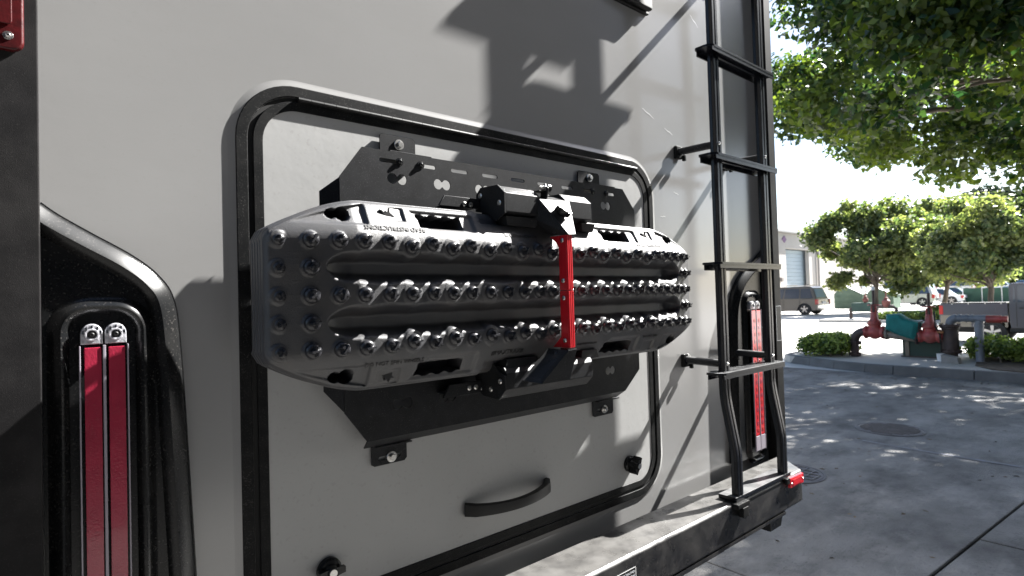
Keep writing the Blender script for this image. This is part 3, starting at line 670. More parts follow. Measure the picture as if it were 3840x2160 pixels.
X = 12.8; Z0 = GZ+.14
bf = empty('backflow_preventer', (X, 2.5, Z0), 'rusty pipe assembly with two red gate valves on the island', 'pipework')
def flange(parent, c, ax, r, m, w=.03, nb=8):
    ax = Vector(ax).normalized(); c = Vector(c); a = ax.orthogonal().normalized(); b = ax.cross(a)
    P = [lathe_verts([(r, -w/2), (r, w/2)], c, ax, 20)]
    for k in range(nb):
        th = 2*math.pi*(k+.5)/nb; P.append(lathe_verts([(.012, -w/2-.02), (.012, w/2+.02)], c+(a*math.cos(th)+b*math.sin(th))*r*.85, ax, 6))
    v, f = merge(P); return mesh('flange', v, f, m, parent, angle=30)
def arc(c, r, a0, a1, n=8):   # in y-z plane at X
    return [(X, c[0]+r*math.cos(R(a0+(a1-a0)*i/n)), c[1]+r*math.sin(R(a0+(a1-a0)*i/n))) for i in range(n+1)]
# left riser + elbow  (screen right is -y)
tube('riser', [(X, 3.24, Z0), (X, 3.24, .55)], .075, M['rust'], bf, 18)
tube('elbow', [(X, 3.24, .55)]+arc((3.24-.19, .56), .19, 0, 90)+[(X, 3.03, .75)], .085, M['rust'], bf, 18)
flange(bf, (X, 3.24, .53), (0, 0, 1), .12, M['rust']); flange(bf, (X, 3.24, Z0+.05), (0, 0, 1), .11, M['rust'])
def gate_valve(yc, zc, tall, m):
    bd = lathe('valve_body', [(.11, -.14), (.11, -.12), (.10, -.10), (.14, -.03), (.14, .03), (.10, .10), (.11, .12), (.11, .14)], (X, yc, zc), (0, 1, 0), m, bf, 22)
    lathe('neck', [(.11, 0), (.11, .10), (.13, .12), (.13, .15), (.10, .16), (.07, .24), (.06, .33), (.05, .36)], (X, yc, zc+.04), (0, 0, 1), m, bf, 18)
    flange(bf, (X, yc, zc+.20), (0, 0, 1), .115, m)
    flange(bf, (X, yc+.15, zc), (0, 1, 0), .13, m); flange(bf, (X, yc-.15, zc), (0, 1, 0), .13, m)
    tube('yoke', [(X, yc-.04, zc+.38), (X, yc-.035, zc+.52)], .018, m, bf, 8); tube('yoke', [(X, yc+.04, zc+.38), (X, yc+.035, zc+.52)], .018, m, bf, 8)
    tube('stem', [(X, yc, zc+.36), (X, yc, zc+.36+tall)], .026, M['rust'], bf, 10)
    n = 24; rr_ = .10
    P = [sweep_verts([(X+rr_*math.cos(2*math.pi*i/n), yc+rr_*math.sin(2*math.pi*i/n), zc+.545) for i in range(n+1)], .011, 6, cap=False)]
    for k in range(4): a = math.pi*k/2+.4; P.append(sweep_verts([(X, yc, zc+.545), (X+rr_*math.cos(a), yc+rr_*math.sin(a), zc+.545)], .009, 6))
    v, f = merge(P); mesh('handwheel', v, f, m, bf, smooth=True)
gate_valve(2.87, .745, .50, M['redpaint']); gate_valve(1.96, .70, .44, M['redpaint'])
lathe('stem_cap', [(.03, 0), (.032, .05), (.015, .075)], (X, 2.87, 1.585), (0, 0, 1), M['white'], bf, 12)
tube('check_pipe', [(X, 2.72, .72), (X, 2.2, .66), (X, 2.1, .66)], .08, M['tanpipe'], bf, 18)
flange(bf, (X, 2.66, .72), (0, 1, 0), .12, M['tanpipe']); flange(bf, (X, 2.16, .66), (0, 1, 0), .13, M['rust'])
tube('test_cock', [(X-.09, 2.12, .66), (X-.12, 2.10, .95), (X-.10, 2.0, 1.0)], .012, M['rust'], bf, 6)
tube('bypass_hose', [(X-.1, 1.86, 1.16), (X-.14, 1.84, .9), (X-.14, 1.78, .75), (X-.15, 1.76, .55), (X-.12, 1.77, .42)], .014, M['rubber'], bf, 8)
lathe('spool', [(.14, 0), (.14, .02), (.125, .03), (.125, .42), (.14, .44), (.14, .47)], (X, 1.65, .40), (0, 0, 1), M['rust'], bf, 24)
flange(bf, (X, 1.65, .90), (0, 0, 1), .165, M['rust'], .035, 10); flange(bf, (X, 1.65, .43), (0, 0, 1), .165, M['rust'], .035, 10)
tube('spool_stub', [(X, 1.65, Z0), (X, 1.65, .42)], .10, M['rust'], bf, 18); tube('link_pipe', [(X, 1.84, .70), (X, 1.72, .70)], .08, M['redpaint'], bf, 16)
lathe('brass_fitting', [(.03, 0), (.03, .05), (.02, .06), (.02, .09)], (X-.11, 1.74, .78), (-.3, .4, 0), M['copper'], bf, 12)
# teal bag
bag = D_.objects.new('insulation_bag', None)
def bag_mesh():
    P = [(2.66, .82), (2.63, 1.09), (2.42, 1.115), (2.32, 1.03), (2.09, .95), (2.10, .88), (2.16, .61), (2.42, .69)]
    secs = []
    for k, (dx, sc) in enumerate(((-.17, .72), (-.13, .95), (-.05, 1.03), (.05, 1.03), (.13, .95), (.17, .72))):
        cy, cz = 2.39, .87
        secs.append([(X+dx, cy+(y-cy)*sc+.008*math.sin(k*3+i*2), cz+(z-cz)*sc+.008*math.cos(k*2+i*3)) for i, (y, z) in enumerate(P)])
    o = loft('insulation_bag', secs, M['tealbag'], None, .012)
    return tag(o, 'teal canvas bag wrapped over the pipe between the two valves', 'bag')
D_.objects.remove(bag); bag_mesh()
cb = empty('utility_cabinet', (13.3, 2.2, Z0), 'low dark green steel cabinet under the pipe assembly', 'cabinet')
box('shell', (13.2, 1.78, Z0), (13.7, 2.52, .66), M['cabinet'], cb, .01); box('door_strip', (13.17, 2.40, Z0+.02), (13.2, 2.47, .66), M['tanpipe'], cb, .004); box('foot', (13.15, 1.78, Z0-.0), (13.75, 2.54, Z0+.03), M['rust'], cb, .004)
pl = lathe('pail', [(.055, 0), (.065, .12), (.068, .14), (.06, .141), (.05, .02)], (12.72, 1.79, Z0+.002), (0, 0, 1), M['white'], None, 20); tag(pl, 'small white pail at the foot of the second red valve', 'pail')
cbk = prism('concrete_block', [(12.36, 1.71, Z0), (12.36, 1.71, Z0+.16), (12.34, 1.47, Z0+.11), (12.34, 1.45, Z0)], [(12.6, 1.71, Z0), (12.6, 1.71, Z0+.16), (12.58, 1.47, Z0+.11), (12.58, 1.45, Z0)], M['block'], None, .008); tag(cbk, 'grey wedge shaped concrete block in front of the rusty flanged spool', 'block')
fd = empty('fire_standpipe', (12.8, 1.3, Z0), 'grey pipe tee with dull red end cap in front of the pickup', 'pipework')
X = 12.8
tube('elbow', [(X, 1.65, .92)]+[(X, 1.65-.10+.10*math.cos(R(a)), .93+.10*math.sin(R(a))) for a in range(0, 91, 15)], .072, M['greypipe'], fd, 16)
tube('cross_pipe', [(X, 1.55, 1.03), (X, 1.13, 1.03)], .062, M['greypipe'], fd, 16)
for y in (1.50, 1.40, 1.32): flange(fd, (X, y, 1.03), (0, 1, 0), .074, M['greypipe'], .03, 0)
tube('upright', [(X+.02, 1.24, Z0), (X+.02, 1.24, 1.0)], .066, M['greypipe'], fd, 16); flange(fd, (X+.02, 1.24, .90), (0, 0, 1), .078, M['greypipe'], .03, 0)
tube('red_cap', [(X, 1.13, 1.02), (X, .92, 1.02)], .068, M['redpaint'], fd, 16); tube('red_hose_end', [(X, .92, 1.02), (X, .84, 1.02)], .055, M['redpaint'], fd, 16)
# second, distant assembly
M['oldred'] = mat('weathered_red_paint', (.16, .05, .04), .6, var=.2, vscale=5)
d2 = empty('distant_backflow', (30, 7.6, GZ), 'small distant red valve pair beside a teal box before the silver SUV', 'pipework')
box('teal_box', (30, 8.35, .55), (30.4, 9.15, .98), M['cabinet'], d2, .02)
lathe('valve', [(.06, 0), (.12, .12), (.12, .2), (.05, .3), (.09, .34), (.03, .36), (.025, .6)], (30.2, 8.6, .95), (0, 0, 1), M['oldred'], d2, 12)
lathe('valve', [(.10, 0), (.17, .15), (.17, .3), (.06, .42), (.10, .46), (.03, .48), (.025, .75)], (30.2, 7.75, .75), (0, 0, 1), M['oldred'], d2, 12)
tube('pipe', [(30.2, 9.25, .22), (30.2, 9.25, .68), (30.2, 9.1, .8), (30.2, 7.5, .8), (30.2, 7.35, .68), (30.2, 7.35, .22)], .07, M['rust'], d2, 10)
o = leaves('groundcover', [(29.5, y_, GZ+.25) for y_ in np.linspace(5.6, 7.6, 9)], [.3]*9, 2500, .12, LEAF['hedge'], None, seed=4); tag(o, 'pale green groundcover on the far island near the silver SUV', 'plants', kind='stuff')
sheet('far_island', [(28.8, 4.6), (31, 4.6), (31, 10.2), (28.8, 10.2)], GZ+.12, M['isle'], kind='structure', thick=.12)
sheet('far_island', [(34, 1.0), (36.8, 1.0), (36.8, 7.2), (34, 7.2)], GZ+.12, M['isle'], kind='structure', thick=.12)


# ============================================================ TRAILER (rear wall is the plane y = 0, s = distance out of it)
tr = empty('travel_trailer', (1.15, 2.5, GZ), 'rear of a grey travel trailer with black framed hatch, tail lamps and bumper', 'trailer')
box('rear_wall', (.0, 0, .86), (2.27, .04, 3.25), M['gelcoat'], tr, .001)
box('body', (-.02, .045, .80), (2.29, 6.0, 3.22), M['gelcoat'], tr, .02)
box('chassis', (.3, .05, .62), (2.0, 6.5, .79), M['underbody'], tr, .01)
for xx, sd in ((.12, -1), (2.18, 1)):
    for yy in (3.0, 3.95): wheel(tr, xx, yy, GZ+.36, .36, sd, 'wheel')
# corner trims
xprism('corner_trim', [(0, .86), (.046, .86), (.05, .866), (.05, 3.25), (0, 3.25)], -.075, .0075, M['dusty_black'], tr, .0025)
box('corner_trim_side', (-.075, .002, .86), (-.03, .12, 3.25), M['dusty_black'], tr, .003)
xprism('corner_trim', [(0, .86), (.046, .86), (.05, .866), (.05, 3.25), (0, 3.25)], 2.262, 2.318, M['frame_black'], tr, .004)
box('corner_trim_side', (2.292, .002, .86), (2.318, .10, 3.25), M['frame_black'], tr, .003)
# weather scratches on the wall, tiny raised chalk lines
def wallstrip(pts, wd, nm='scuff_mark', s=.0006, parent=tr, m=None):
    vs = []; fs = []
    for i, (x, z) in enumerate(pts):
        ww = wd*(.3+.7*math.sin(math.pi*(i+.3)/(len(pts)))); vs += [(x, -s, z-ww/2), (x, -s, z+ww/2)]
    for i in range(len(pts)-1): fs.append((2*i, 2*i+1, 2*i+3, 2*i+2))
    mesh(nm, vs, fs, m or M['scratch'], parent)
for (x, z, L_, sl) in ((1.50, 2.205, .06, -.35), (1.62, 2.16, .045, -.3), (1.80, 2.60, .05, -.6), (1.66, 1.95, .03, -.2), (1.60, 1.62, .04, -.1), (1.58, 1.86, .03, .1)):
    wallstrip([(x+L_*i/6, z+L_*sl*i/6+.0015*math.sin(i*2)) for i in range(7)], .0022)
# hatch ------------------------------------------------------
HX0, HX1, HZ0, HZ1 = .281, 1.535, .985, 2.026
def ring(name, o, wdt, r, s0, s1, m, parent, bev=0):
    return plate(name, rrect(HX0+o, HX1-o, HZ0+o, HZ1-o, r-o, 12), [rrect(HX0+o+wdt, HX1-o-wdt, HZ0+o+wdt, HZ1-o-wdt, max(.01, r-o-wdt), 12)], s0, s1, m, parent, bev)
RC = .115
hf = ring('hatch_frame', 0, .021, RC, -.002, .0048, M['frame_black'], tr, .0015)
plate('hatch_gap_shade', rrect(HX0+.022, HX1-.022, HZ0+.022, HZ1-.022, RC-.022, 12), [rrect(HX0+.034, HX1-.034, HZ0+.034, HZ1-.034, RC-.034, 12)], -.002, .0006, M['gap_shade'], tr)  # flat black ring, shade of a recessed gap put into its colour
hd = plate('hatch_door', rrect(HX0+.040, HX1-.040, HZ0+.040, HZ1-.040, RC-.04, 12), [], 0, .0022, M['gelcoat_door'], tr)
ring('door_edge_frame', .030, .018, RC, -.001, .0042, M['frame_black'], hd, .0012)
# hinge: knuckles along the top
kv, kf = lathe_verts([(.0048, 0), (.0048, .0244)], (0, 0, 0), (1, 0, 0), 14)
kme = None
hz = HZ1-.0255
hb = wbox('hinge_leaf', .395, 1.45, .0005, .0062, hz-.005, hz+.003, M['frame_black'], hf, .001)
n_k = 42
for i in range(n_k):
    x = .395+i*.02515
    if kme is None:
        o = mesh('hinge_knuckle', kv, kf, M['rubber'], None, angle=40); kme = o.data
    else:
        o = D_.objects.new('hinge_knuckle', kme); link(o)
    o.parent = hf; o.location = (x, -.0072, hz)
# hatch pull handle
pts = []
hnd = []
for i in range(17):
    t = i/16; x = .765+.262*t; s_ = .004+.046*math.sin(math.pi*t)**.55
    hnd.append((x, s_))
secs = []
for i, (x, s_) in enumerate(hnd):
    hh = .0165 - .003*math.sin(math.pi*i/16); wv = .0012*math.sin(i*2.4) if 4 < i < 13 else 0
    zc = 1.1135 - .004*math.sin(math.pi*i/16)
    th = .0085 if 1 < i < 15 else .010
    dx = (hnd[min(i+1, 16)][0]-hnd[max(i-1, 0)][0]); ds = (hnd[min(i+1, 16)][1]-hnd[max(i-1, 0)][1]); L_ = math.hypot(dx, ds); nx, ns = -ds/L_, dx/L_
    secs.append([(x+nx*th*.9, -(s_+ns*th*.9), zc-hh*.8), (x+nx*th, -(s_+ns*th), zc), (x+nx*th*.9, -(s_+ns*th*.9), zc+hh*.8), (x, -s_, zc+hh), (x-nx*(th*.9+wv), -(max(0, s_-ns*th*.9)), zc+hh*.8), (x-nx*th, -max(0, s_-ns*th), zc), (x-nx*th*.9, -(max(0, s_-ns*th*.9)), zc-hh*.8), (x, -s_, zc-hh)])
loft('handle', secs, M['rubber'], hd, 0, 50)
def thumb_lock(x, z, rot, tall):
    lk = lathe('lock', [(.024, -.003), (.024, .005), (.020, .009), (.014, .010), (.0115, .018), (.0105, tall), (.0095, tall+.001)], (x, -.0055, z), (0, -1, 0), M['gloss_black'], hd, 26)
    d = Vector((math.cos(rot), 0, math.sin(rot))); e = Vector((-math.sin(rot), 0, math.cos(rot)))
    c0 = Vector((x, -.016, z)); P = []
    for sgn in (-1, 1):
        a = [c0+d*sgn*.008+e*.008, c0+d*sgn*.026+e*.0055, c0+d*sgn*.026-e*.0055, c0+d*sgn*.008-e*.008]
        b = [q+Vector((0, -(tall-.012), 0)) for q in a]
        P.append((a+b, [(0,1,2,3),(7,6,5,4),(0,4,5,1),(1,5,6,2),(2,6,7,3),(3,7,4,0)]))
    v, f = merge(P); mesh('wing', v, f, M['gloss_black'], hd)
    lathe('keyway', [(.0075, 0), (.0075, .0012)], (x, -.0055-tall-.001, z), (0, -1, 0), M['steel'], hd, 18)
thumb_lock(.436, 1.083, .0, .022); thumb_lock(1.372, 1.094, 1.1, .036)
# marker lamp high on the wall
mk = wbox('marker_lamp', 1.372, 1.54, 0, .012, 2.515, 2.565, M['rubber'], tr, .003)
wbox('lamp_lens', 1.378, 1.534, .0122, .032, 2.520, 2.560, M['rubber'], mk, .006, 3); wbox('lamp_lit_edge', 1.39, 1.535, .014, .030, 2.5605, 2.563, M['chrome'], mk, .0008)  # chrome strip added to stand in for the lamp's sunlit top edge
# red side marker on left trim
ml = plate('side_marker_lamp', rrect(-.065, -.0075, 1.968, 2.15, .014, 6), [], .0505, .062, M['amber'], tr, .003)
plate('lens_ridge', rrect(-.058, -.020, 2.002, 2.14, .005, 4), [], .0625, .066, M['amber'], ml, .001); bolt('screw', -.0245, .0625, 1.987, .0042, M['steel'], ml, False, h=.004)
text('raised_lettering', 'SAE', .010, frame_m((-.032, -.0665, 2.075), (0, 0, -1), (1, 0, 0)), M['amber'], ml, .0006)
# ---- tail lamp housings
def spline(P, n=6):
    out = []
    for i in range(len(P)-1):
        p0 = Vector((*P[max(i-1, 0)], 0)); p1 = Vector((*P[i], 0)); p2 = Vector((*P[i+1], 0)); p3 = Vector((*P[min(i+2, len(P)-1)], 0))
        for k in range(n):
            t = k/n; q = .5*((2*p1)+(p2-p0)*t+(2*p0-5*p1+4*p2-p3)*t*t+(3*p1-3*p2+p3-p0)*t**3); out.append((q.x, q.y))
    out.append(P[-1]); return out
def offset_line(L_, d):
    out = []
    for i, p in enumerate(L_):
        a = L_[max(i-1, 0)]; b = L_[min(i+1, len(L_)-1)]; dx, dz = b[0]-a[0], b[1]-a[1]; q = math.hypot(dx, dz) or 1
        out.append((p[0]+dz/q*d, p[1]-dx/q*d))
    return out
def ribbon(name, lines, m, parent):
    """lines: list of (polyline, s) joined into a strip surface"""
    vs = []; fs = []; n = len(lines[0][0])
    for L_, s_ in lines: vs += [(x, -s_, z) for x, z in L_]
    for k in range(len(lines)-1):
        for i in range(n-1): fs.append((k*n+i, k*n+i+1, (k+1)*n+i+1, (k+1)*n+i))
    o = mesh(name, vs, fs, m, parent, angle=38)
    bm = bmesh.new(); bm.from_mesh(o.data); bmesh.ops.recalc_face_normals(bm, faces=bm.faces); bm.to_mesh(o.data); bm.free(); o.data.set_sharp_from_angle(angle=R(38))
    return o
def sur(o): P = rrect(HX0-o, HX1+o, HZ0-o, HZ1+o, RC+o, 14); return P+[P[0]]
ribbon('hatch_surround', [(sur(.015), -.0004), (sur(.011), .0003), (sur(.007), .0012), (sur(.003), .0025), (sur(-.001), .0034)], M['gelcoat'], tr)
def housing(mirror, outer, lampx, lampz, xin, cols, label):
    L_ = spline(outer, 7); sg = 1 if not mirror else -1
    base = plate('tail_lamp_housing', L_+[(xin, L_[-1][1]), (xin, L_[0][1])], [], 0, .016, M['gloss_black'], tr)
    base['label'] = label
    for q in range(cols+1):
        xx = lampx[0]+(lampx[1]-lampx[0])*q/cols
        wbox('lens_edge', xx-(.0019 if 0 < q < cols else .0010), xx+(.0019 if 0 < q < cols else .0010), .0302, .0350, lampz[0], lampz[1]-.033, M['edge'], base, .0006)
    ins = [offset_line(L_, sg*d) for d in (0, .0005, .006, .025, .031, .040)]
    ribbon('raised_rim', [(ins[0], 0), (ins[1], .014), (ins[2], .021), (ins[3], .032), (ins[4], .030), (ins[5], .0165)], M['gloss_black'], base)
    # pocket ring round the lamps
    x0, x1 = lampx; z0, z1 = lampz
    def rr_line(d): return rrect(x0-.018-d, x1+.018+d, z0-.03-d, z1+.022+d, .036+d*.8, 9)
    def closed(P): return P+[P[0]]
    ribbon('lamp_pocket', [(closed(rr_line(.020)), .0163), (closed(rr_line(.014)), .019), (closed(rr_line(.010)), .026), (closed(rr_line(.004)), .029), (closed(rr_line(.0)), .027), (closed(rr_line(-.006)), .0185)], M['gloss_black'], base)
    cw = (x1-x0)/cols
    for c_ in range(cols):
        a = x0+cw*c_+.0012; b = x0+cw*(c_+1)-.0012; wdt = b-a
        lm = wbox('tail_lamp', a, b, .0165, .030, z0, z1-.032, M['clear'], tr, .0015); lm.parent = base
        wbox('red_lens', a+wdt*(.03 if mirror else .15), b-wdt*(.03 if mirror else .08), .030, .0335, z0+(.06 if mirror else 0), z1-.036, M['redlens_lit'] if mirror else M['redlens'], lm, .0012)
        if mirror:
            wbox('clear_lens', a+wdt*.05, b-wdt*.05, .0302, .0345, z0+.003, z0+.058, M['edge'], lm, .001)
            for q in range(17): wbox('lamp_diode', a+wdt*(.30 if c_ else .45), a+wdt*(.75 if c_ else .80), .0337, .0345, z0+.075+q*.0262, z0+.087+q*.0262, M['redlens'] if q % 2 else M['taillamp'], lm, .0005)
        cap = plate('clear_cap', [(a, z1-.031), (b, z1-.031)]+[( (a+b)/2+wdt/2*math.cos(R(t)), z1-.016+.016*math.sin(R(t))) for t in range(0, 181, 15)], [], .0165, .031, M['clear'], base, .0015)
        cc = ((a+b)/2, z1-.0165)
        ribbon('cap_ring', [(closed([(cc[0]+r_*math.cos(R(t)), cc[1]+r_*math.sin(R(t))) for t in range(0, 360, 20)]), s_) for r_, s_ in ((.0098, .0312), (.0088, .0332), (.0070, .0332), (.0062, .0312))], M['clear'], cap)
        bolt('screw', cc[0], .0312, cc[1], .0042, M['rubber'], cap, False, h=.003)
        for t in range(0, 180, 36):
            p = (cc[0]+.0115*math.cos(R(t+18)), cc[1]+.0115*math.sin(R(t+18)))
            wbox('reflector_facet', p[0]-.0012, p[0]+.0012, .0312, .0325, p[1]-.0025, p[1]+.0025, M['chrome'], cap, 0)
    return base
housing(False, [(.009, 1.765), (.03, 1.748), (.07, 1.722), (.121, 1.690), (.157, 1.658), (.179, 1.618), (.188, 1.54), (.1965, 1.36), (.205, 1.156), (.212, .97)], (.0515, .1115), (.93, 1.582), .009, 2, 'left tail lamp housing with two dull red strips')
rh = housing(True, [(2.262, 1.775), (2.217, 1.746), (2.105, 1.691), (2.03, 1.63), (1.985, 1.55), (1.972, 1.45), (1.966, 1.3), (1.962, 1.1), (1.96, .97)], (2.100, 2.178), (.992, 1.568), 2.262, 2, 'right tail lamp housing with bright red lamp behind the ladder')
# ---- bumper
bmpP = [(.042, .835), (.042, .945), (.047, .950), (.178, .950), (.185, .943), (.185, .843), (.178, .835)]
secs = [[(x, -s_, z) for s_, z in bmpP] for x in (-.15, 2.03)]
secs.append([(2.13+(.185-s_)*.95, -s_*1.0, z) for s_, z in bmpP])
bp = loft('bumper', secs, M['bumper'], tr, .0025)
for x in (.9, 1.7, 2.0): wbox('bumper_bracket', x, x+.08, 0, .0415, .84, .90, M['bumper'], bp, .002)
wbox('bumper_lip', -.1, 2.0, .150, .183, .823, .8345, M['bumper'], bp, .002)
prism('drop_bracket', [(1.93, -.10, .822), (1.93, -.16, .822), (1.93, -.16, .775), (1.93, -.10, .775)], [(2.03, -.10, .822), (2.03, -.16, .822), (2.01, -.16, .775), (2.01, -.10, .775)], M['bumper'], bp, .002)
rf = prism('red_reflector', [(2.012, -.187, .913), (2.118, -.187, .911), (2.118, -.187, .945), (2.012, -.187, .947)], [(2.012, -.197, .913), (2.118, -.197, .911), (2.118, -.197, .945), (2.012, -.197, .947)], M['redlens_lit'], bp, .002)
for x in (2.02, 2.11): bolt('screw', x, .1972, .929, .0024, M['steel'], rf, False, h=.004)
wbox('lens_ridge', 2.03, 2.10, .1972, .1988, .918, .940, M['redlens_lit'], rf, .001)
# rating sticker on bumper face
st = wbox('rating_sticker', 1.0520, 1.1590, .1852, .1857, 0.8430, 0.9190, M['rubber'], bp, 0)
st['label'] = 'black warning sticker with small white print'
for q in ((1.157, 1.260, .918, .9195), (1.157, 1.260, .847, .8485), (1.157, 1.1585, .847, .9195), (1.2585, 1.260, .847, .9195)): wbox('sticker_border', q[0]+(-0.103), q[1]+(-0.103), .1858, .1860, q[2]+(-0.002), q[3]+(-0.002), M['white'], st, 0)
for body, z in (('DO NOT EXCEED THE LOWER', .909), ('TOWER THAN HITCH RATING', .899), ('TOTAL 300 LBS', .889), ('FAILURE TO HEED WARNING', .879)):
    text('sticker_print', body, .0075, frame_m((1.2085+(-0.103), -.1861, z+(-0.002)), (1, 0, 0), (0, 0, 1)), M['sil_text'], st, .0001, .9)
# sticker on the right trim
st = wbox('trim_sticker', 2.268, 2.312, .0502, .0506, 1.405, 1.545, M['rubber'], tr, 0)
for q in ((2.268, 2.312, 1.5435, 1.545), (2.268, 2.312, 1.405, 1.4065), (2.268, 2.2695, 1.405, 1.545), (2.3105, 2.312, 1.405, 1.545)): wbox('sticker_border', q[0], q[1], .0507, .0509, q[2], q[3], M['sil_text'], st, 0)
# red marker lamp on the far right corner side
box('side_marker_lamp', (2.3185, -.04, 1.80), (2.330, .01, 2.02), M['amber'], tr, .004)

# ============================================================ LADDER
lad = empty('ladder', (1.84, -.15, .95), 'black aluminium ladder standing on the bumper at the right of the trailer', 'ladder')
def rail(x):
    prof = [(-.0165, -.0075), (-.0165, -.0105), (-.013, -.0115), (-.004, -.0115), (-.003, -.0085), (.003, -.0085), (.004, -.0115), (.013, -.0115), (.0165, -.0105), (.0165, -.0075),
            (.0140, -.002), (.0140, .002), (.0165, .0075), (.0165, .0105), (.013, .0115), (-.013, .0115), (-.0165, .0105), (-.0165, .0075), (-.0140, .002), (-.0140, -.002)]
    path = [(.1475, 3.35), (.1475, 1.300), (.1485, 1.275), (.1525, 1.245), (.174, 1.125), (.178, 1.100), (.1785, 1.075), (.178, .9675)]
    secs = []
    for s_, z in path: secs.append([(x+a, -(s_-b), z) for a, b in prof])
    return loft('rail', secs, M['alu_black'], lad, 0, 30)
XL, XR = 1.685, 1.996
rail(XL); rail(XR)
def tread(z, x0=1.622, x1=2.052, foot=False):
    s0, s1 = (.118, .178)
    P = []
    r = .016
    for cx, cs, a0 in ((x1-r*.4, s1-r*.4, 0), (x0+r*1.6, s1-r*1.6, 90), (x0+r*.6, s0+r*.6, 180), (x1-r*.4, s0+r*.4, 270)):
        rad = r*1.6 if a0 == 90 else (r*.6 if a0 == 180 else r*.4)
        for i in range(6): a = R(a0+18*i); P.append((cx+rad*math.cos(a), cs+rad*math.sin(a)))
    bm = bmesh.new()
    def ex(poly, za, zb):
        va = [bm.verts.new((x, -s_, za)) for x, s_ in poly]; vb = [bm.verts.new((x, -s_, zb)) for x, s_ in poly]; n = len(poly)
        bm.faces.new(va[::-1]); bm.faces.new(vb)
        for i in range(n): bm.faces.new([va[i], va[(i+1) % n], vb[(i+1) % n], vb[i]])
    ex(P, z-.007, z)
    add_box(bm, (x0+.012, -s1+.001, z-.019), (x1-.004, -s1+.005, z-.0071)); add_box(bm, (x0+.012, -s0-.006, z-.024), (x1-.004, -s0-.002, z-.0071))
    add_box(bm, (x0+.05, -(s0+s1)/2-.004, z-.016), (x1-.05, -(s0+s1)/2+.004, z-.0071))
    for k in range(6): yy = -s1+.012+k*.009; add_box(bm, (x0+.03, yy, z+.0002), (x1-.02, yy+.0035, z+.0014))
    bmesh.ops.recalc_face_normals(bm, faces=bm.faces)
    o = bm_obj('tread', bm, M['alu_black'], lad)
    return o
for z in (1.352, 1.700, 2.045, 2.388, 2.730, 3.072): tread(z)
for x, z0_ in ((XL, 2.084), (XR, 2.084), (XL, 1.376), (XR, 1.376), (XL, 2.815), (XR, 2.815)):
    sf = tube('standoff', [(x, -.008, z0_+.004), (x, -.137, z0_)], .0125, M['alu_black'], lad, 14)
    o = wbox('standoff_foot', x-.018, x+.018, 0, .014, z0_-.020, z0_+.024, M['frame_black'], lad, .004); 
    bolt('bolt', x+.010, .0142, z0_+.014, .0045, M['steel'], lad); bolt('bolt', x, .159, z0_, .004, M['steel'], lad, False)
    wbox('standoff_clip', x+.014, x+.024, .012, .024, z0_-.026, z0_-.006, M['frame_black'], lad, .002)
# foot bar on the bumper
fb = wbox('foot_plate', 1.655, 2.035, .128, .190, .9515, .9665, M['alu_black'], lad, .003)
wbox('foot_clamp', 1.640, 1.712, .150, .204, .936, .9513, M['frame_black'], lad, .003); wbox('foot_clamp', 1.666, 1.700, .1865, .206, .905, .9355, M['frame_black'], lad, .003)
wbox('foot_clamp', 1.985, 2.01, .1865, .198, .930, .9513, M['frame_black'], lad, .003)

# ============================================================ RACK BRACKET on the hatch
rk = empty('rack_bracket', (.9, -.03, 1.6), 'wide black powder coated plate with slots bolted to the hatch', 'mounting bracket')
def slot(x0, x1, z, h=.0042):
    P = []
    for cx, a0 in ((x1-h, -90), (x0+h, 90)):
        for i in range(7): a = R(a0+30*i); P.append((cx+h*math.cos(a), z+h*math.sin(a)))
    return P
def bone(x0, x1, z):
    r = .0115; P = []
    ca, cb_ = x0+r, x1-r
    for i in range(13): a = R(-150+300*i/12); P.append((cb_+r*math.cos(a), z+r*math.sin(a)))
    P2 = []
    for i in range(13): a = R(30+300*i/12); P2.append((ca+r*math.cos(a), z+r*math.sin(a)))
    return P + P2
outer = [(.452, 1.848), (.500, 1.913), (1.312, 1.913), (1.364, 1.855), (1.364, 1.385), (1.296, 1.330), (.497, 1.330), (.452, 1.392)]
holes = [slot(.537, .582, 1.8925), slot(.634, .672, 1.8925), slot(.712, .757, 1.8925), slot(.799, .845, 1.8925), slot(.886, .931, 1.8925), slot(.974, 1.016, 1.8925), slot(1.060, 1.102, 1.8925), slot(1.145, 1.186, 1.8925), slot(1.236, 1.275, 1.8925)]
holes += [bone(a, b, 1.8575) for a, b in ((.554, .600), (.666, .710), (.778, .822), (.890, .934), (1.000, 1.044), (1.110, 1.152), (1.214, 1.256))]
holes += [bone(a, b, 1.394) for a, b in ((.554, .600), (.666, .710), (.778, .822), (1.110, 1.152), (1.212, 1.254))]
plate('front_plate', outer, holes, .0570, .0600, M['powder'], rk)
def quad_plate(name, A, th, m, parent, bv=.0008):
    a = [Vector((x, -s_, z)) for x, s_, z in A]; n = (a[1]-a[0]).cross(a[2]-a[0]).normalized()*th
    return prism(name, a, [p+n for p in a], m, parent, bv)
quad_plate('side_flange', [(.4515, .0585, 1.847), (.4515, .0585, 1.393), (.420, .0375, 1.435), (.420, .0375, 1.820)], .003, M['powder'], rk)
quad_plate('bottom_flange', [(.497, .0595, 1.3295), (1.296, .0595, 1.3295), (1.29, .030, 1.309), (.503, .030, 1.309)], .003, M['powder'], rk)
quad_plate('side_flange', [(1.3645, .0585, 1.854), (1.3645, .0585, 1.386), (1.376, .04, 1.395), (1.376, .04, 1.845)], -.003, M['powder'], rk)
